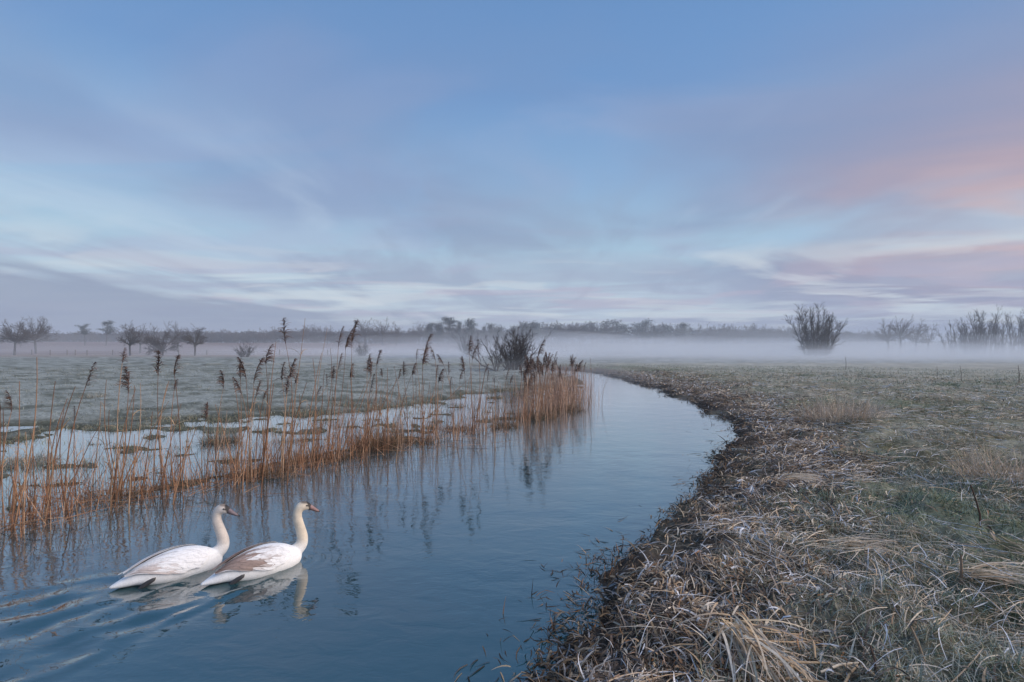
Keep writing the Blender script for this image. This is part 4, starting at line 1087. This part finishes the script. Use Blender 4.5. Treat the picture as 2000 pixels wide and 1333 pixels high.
def swan(i, sx, sy, hd, size, look):
    th = np.linspace(0, TAU, 28, endpoint=False)
    body = np.stack([surf(np.full(28, x), th) for x in _B[:, 0]])
    NK = crom([(.30, .085, .085), (.385, .115, .072), (.440, .165, .066), (.455, .235, .058), (.440, .315, .053), (.418, .395, .050), (.402, .465, .048),
               (.404, .522, .0475), (.424, .565, .050), (.462, .583, .052), (.502, .572, .043), (.532, .556, .026)], 64)
    lean = look['lean']
    NK[:, 0] += lean * np.clip((NK[:, 1] - .15) / .4, 0, 1)
    d = np.gradient(NK[:, :2], axis=0); d /= np.linalg.norm(d, axis=1, keepdims=True)
    nrm = np.stack([-d[:, 1], d[:, 0]], -1)
    t2 = np.linspace(0, TAU, 18, endpoint=False)
    neck = np.stack([np.stack([p[0] + n[0] * p[2] * np.cos(t2), p[2] * .88 * np.sin(t2), p[1] + n[1] * p[2] * np.cos(t2)], -1) for p, n in zip(NK, nrm)])
    V1, F1 = rings_mesh(body); V2, F2 = rings_mesh(neck)
    me = bpy.data.meshes.new('body'); me.from_pydata(np.concatenate([V1, V2]).tolist(), [], F1 + [[k + len(V1) for k in f] for f in F2])
    o = obj('body', me)
    rm = o.modifiers.new('r', 'REMESH'); rm.mode = 'VOXEL'; rm.voxel_size = .009
    sm = o.modifiers.new('s', 'SMOOTH'); sm.factor = .5; sm.iterations = 5
    dg = bpy.context.evaluated_depsgraph_get(); ev = o.evaluated_get(dg)
    me2 = bpy.data.meshes.new_from_object(ev); o.modifiers.clear(); o.data = me2; me2.name = 'body'; bpy.data.meshes.remove(me)
    n = len(me2.vertices); co = np.zeros(n * 3, np.float32); me2.vertices.foreach_get('co', co); co = co.reshape(-1, 3).astype(float)
    x, y, z = co.T
    white, cream, brown = np.array((.86, .86, .86)), np.array(look['neck']), np.array(look['brown'])
    nz = fbm(x * 18 + 3 * i, z * 30 + y * 12, 200 + i, 3)
    hw, tp, bt = sect(x)
    Cc = np.tile(white, (n, 1)) * (1 + .05 * nz[:, None])
    isneck = ((z > tp + .012) & (x > .3)) | (x > .43)
    nk = sst(z, .10, .26) * isneck
    Cc = lerp(Cc, cream * (1 + .10 * nz[:, None]), (nk * .95)[:, None])
    crown = isneck * sst(z + .25 * (x - .46), .605, .625) * sst(x - lean, .41, .45)
    Cc = lerp(Cc, np.array(look['crown']), (crown * .9)[:, None])
    hx = x - lean
    lore = isneck * sst(hx + .35 * (z - .575), .502, .516) * (z > .5)
    stripe = isneck * np.exp(-((z - .588 + .35 * (hx - .49)) / .008) ** 2) * sst(hx, .478, .496) * (z > .5)
    Cc = lerp(Cc, np.array((.03, .028, .03)), np.clip(lore + stripe, 0, 1)[:, None] * .95)
    tailb = sst(x, -.36, -.46) * sst(z, .03, .01) * .7 * look['tail']
    Cc = lerp(Cc, brown * .8, tailb[:, None])
    base = isneck * sst(z, .19, .11) * sst(nz, -.1, .5) * .35
    Cc = lerp(Cc, brown, base[:, None])
    at = me2.color_attributes.new('tint', 'FLOAT_COLOR', 'POINT'); at.data.foreach_set('color', np.concatenate([Cc, np.ones((n, 1))], 1).astype(np.float32).ravel())
    me2.vertices.foreach_set('co', np.where(isneck[:, None], turn(co, lean, look['turn']), co).astype(np.float32).ravel()); me2.update()
    me2.polygons.foreach_set('use_smooth', np.ones(len(me2.polygons), dtype=bool))
    me2.materials.append(M_feather)
    root = empty('swan', (sx, sy, 0)); root.rotation_euler.z = hd; root.scale = (size,) * 3
    o.parent = root
    # folded wings: a shell with overlapping rows of feathers
    for s in (1, -1):
        parts = []
        nu, nv = 26, 12
        uu = np.linspace(0, 1, nu); vv = np.linspace(0, 1, nv)
        def wing_pt(a, b, off):                         # a: 0 shoulder .. 1 tip, b: 0 lower edge .. 1 along the back
            X = .285 - .69 * a
            lo = np.interp(a, [0, .12, .35, .7, 1], [.55, .10, -.02, .22, .80]); hi = np.interp(a, [0, .15, .5, .85, 1], [.75, 1.22, 1.42, 1.42, 1.2])
            t = lo + (hi - lo) * b
            return surf(X, t, off) * np.array([1, s, 1]) + np.array([0, 0, .03]) * (a ** 3)[..., None]
        def wcol(a, b, rnd):
            k = fbm(a * 7 + i * 9, b * 6, 230 + i, 3)
            if i == 1: f = sst(a + .28 * k, .40, .56) * sst(b + .16 * k, .02, .2) + .6 * sst(b + .1 * k, .70, .86) * sst(a, .15, .35) + .9 * sst(a + .2 * k, .26, .34) * sst(b, .50, .36) * sst(b, .02, .12)
            else: f = .8 * sst(a + .3 * k, .36, .62) * sst(b + .3 * k, .80, .45) * sst(k, -.5, .25) + .25 * sst(b, .8, .9) * sst(a, .45, .65)
            f = np.clip(f, 0, 1)[..., None] * look['amt']
            w = np.array((.86, .86, .87)); br = brown * (1 + .35 * rnd[..., None])
            return lerp(w * (1 + .05 * rnd[..., None]), br, f)
        AA, BB = np.meshgrid(uu, vv, indexing='ij')
        P = wing_pt(AA, BB, .006 + .012 * np.sin(math.pi * BB) ** .5 * sst(AA, 0, .12))
        parts.append((P.reshape(-1, 3), grid_faces(nu, nv, False), wcol(AA, BB, 0 * AA).reshape(-1, 3)))
        for row in range(13):
            m = 12 - row // 3
            for q in range(m):
                b = (q + .5 + .5 * (row % 2) - .25) / m
                b = min(max(b + rng.normal(0, .035), .03), .97); a0 = .02 + .062 * row + rng.normal(0, .022); a0 = max(a0, .01)
                L = (.10 + .17 * (row / 12)) * rng.uniform(.75, 1.3); w = (.062 - .024 * row / 12) * rng.uniform(.75, 1.2)
                tt = np.linspace(0, 1, 6); aa = np.clip(a0 + L * tt, 0, 1.06); bb = b + .06 * tt * (1 if b < .6 else -1)
                pw = np.array([.5, .9, 1, .95, .7, .12]) * w
                off = .0165 + .0035 * tt + .002 * rng.random()
                lo, hi = wing_pt(aa, bb - pw, off), wing_pt(aa, bb + pw, off - .002)
                Vv = np.stack([lo, hi], 1).reshape(-1, 3)
                Qq = np.array([[2 * k, 2 * k + 1, 2 * k + 3, 2 * k + 2] for k in range(5)])
                rn = np.full(6, rng.normal(0, .35))
                c = wcol(aa * 0 + a0 + L * .5, bb * 0 + b, rn); c = c * np.array([.98, 1, 1, 1, 1.02, 1.05])[:, None]
                parts.append((Vv, Qq, np.clip(np.repeat(c, 2, 0), 0, .9)))
        obj('wing', mesh_from('wing', *merge(parts)), M_feather, root)
    # bill, eyes, tucked foot
    bp = crom([(.520, .562, .029), (.550, .545, .024), (.585, .521, .0175), (.615, .500, .0125), (.632, .489, .006)], 20); bp[:, 0] += lean
    tb = np.linspace(0, TAU, 12, endpoint=False)
    wv = np.interp(np.linspace(0, 1, 20), [0, .6, .9, 1], [.025, .020, .017, .005])
    R = np.stack([np.stack([p[0] + .4 * p[2] * np.cos(tb), w * np.sin(tb), p[1] + p[2] * np.cos(tb)], -1) for p, w in zip(bp, wv)])
    V, F = rings_mesh(R)
    me = bpy.data.meshes.new('bill'); me.from_pydata(turn(V, lean, look['turn']).tolist(), [], F)
    fx = (V[:, 0] - lean - .52) / .112
    cb = lerp(np.array(look['bill']), np.array((.04, .035, .035)), np.clip(sst(fx, .14, .06) + sst(fx, .82, .95) + .6 * (np.abs(V[:, 1]) > .012) * (V[:, 2] < .548 - .06 * fx), 0, 1)[:, None])
    at = me.color_attributes.new('tint', 'FLOAT_COLOR', 'POINT'); at.data.foreach_set('color', np.concatenate([cb, np.ones((len(V), 1))], 1).astype(np.float32).ravel())
    for p in me.polygons: p.use_smooth = True
    obj('bill', me, M_bill, root)
    for s in (1, -1):
        tt = np.linspace(.05, math.pi - .05, 7)
        R = np.stack([np.stack([.008 * math.sin(a) * np.cos(tb), np.full(12, s * .006 * -math.cos(a)), .008 * math.sin(a) * np.sin(tb)], -1) for a in tt])
        V, F = rings_mesh(R); me = bpy.data.meshes.new('eye'); me.from_pydata(V.tolist(), [], F)
        for p in me.polygons: p.use_smooth = True
        obj('eye', me, M_eye, root, loc=turn(np.array([[.492 + lean, s * .0415, .592]]), lean, look['turn'])[0])
    R = []
    for k, (fx_, fz, rw, rh) in enumerate([(-.175, .062, .006, .016), (-.205, .050, .010, .026), (-.245, .030, .012, .030), (-.285, .008, .008, .026), (-.31, -.01, .003, .012)]):
        R.append(np.stack([np.full(12, fx_) + .3 * rh * np.cos(tb), -(float(sect(fx_)[0]) * .99 + .004) + rw * np.sin(tb), fz + rh * np.cos(tb)], -1))
    V, F = rings_mesh(np.stack(R)); me = bpy.data.meshes.new('foot'); me.from_pydata(V.tolist(), [], F)
    for p in me.polygons: p.use_smooth = True
    obj('foot', me, M_foot, root)
    return tag(root, look['label'], 'swan')
M_feather = tint_mat('swan_feathers', .7, .07, 55.0, .25, .2, 120.0)
M_bill = tint_mat('swan_bill', .45, .12, 40.0)
M_eye = plain_mat('swan_eye', (.012, .01, .01), .1, .1, 5, .6)
M_foot = plain_mat('swan_foot', (.05, .05, .055), .5)
LOOKS = [dict(lean=-.018, turn=.62, neck=(.70, .62, .55), brown=(.42, .30, .25), crown=(.22, .17, .14), bill=(.20, .155, .165), amt=.75, tail=0.0, label='young swan with mostly white back and grey-pink bill, swimming behind another'),
         dict(lean=.0, turn=.25, neck=(.72, .62, .49), brown=(.27, .185, .155), crown=(.10, .085, .08), bill=(.31, .19, .18), amt=.92, tail=1.0, label='young swan with large brown wing patches and cream neck, swimming ahead')]
for i, (s, L) in enumerate(zip(SWANS, LOOKS)): swan(i, *s, L)
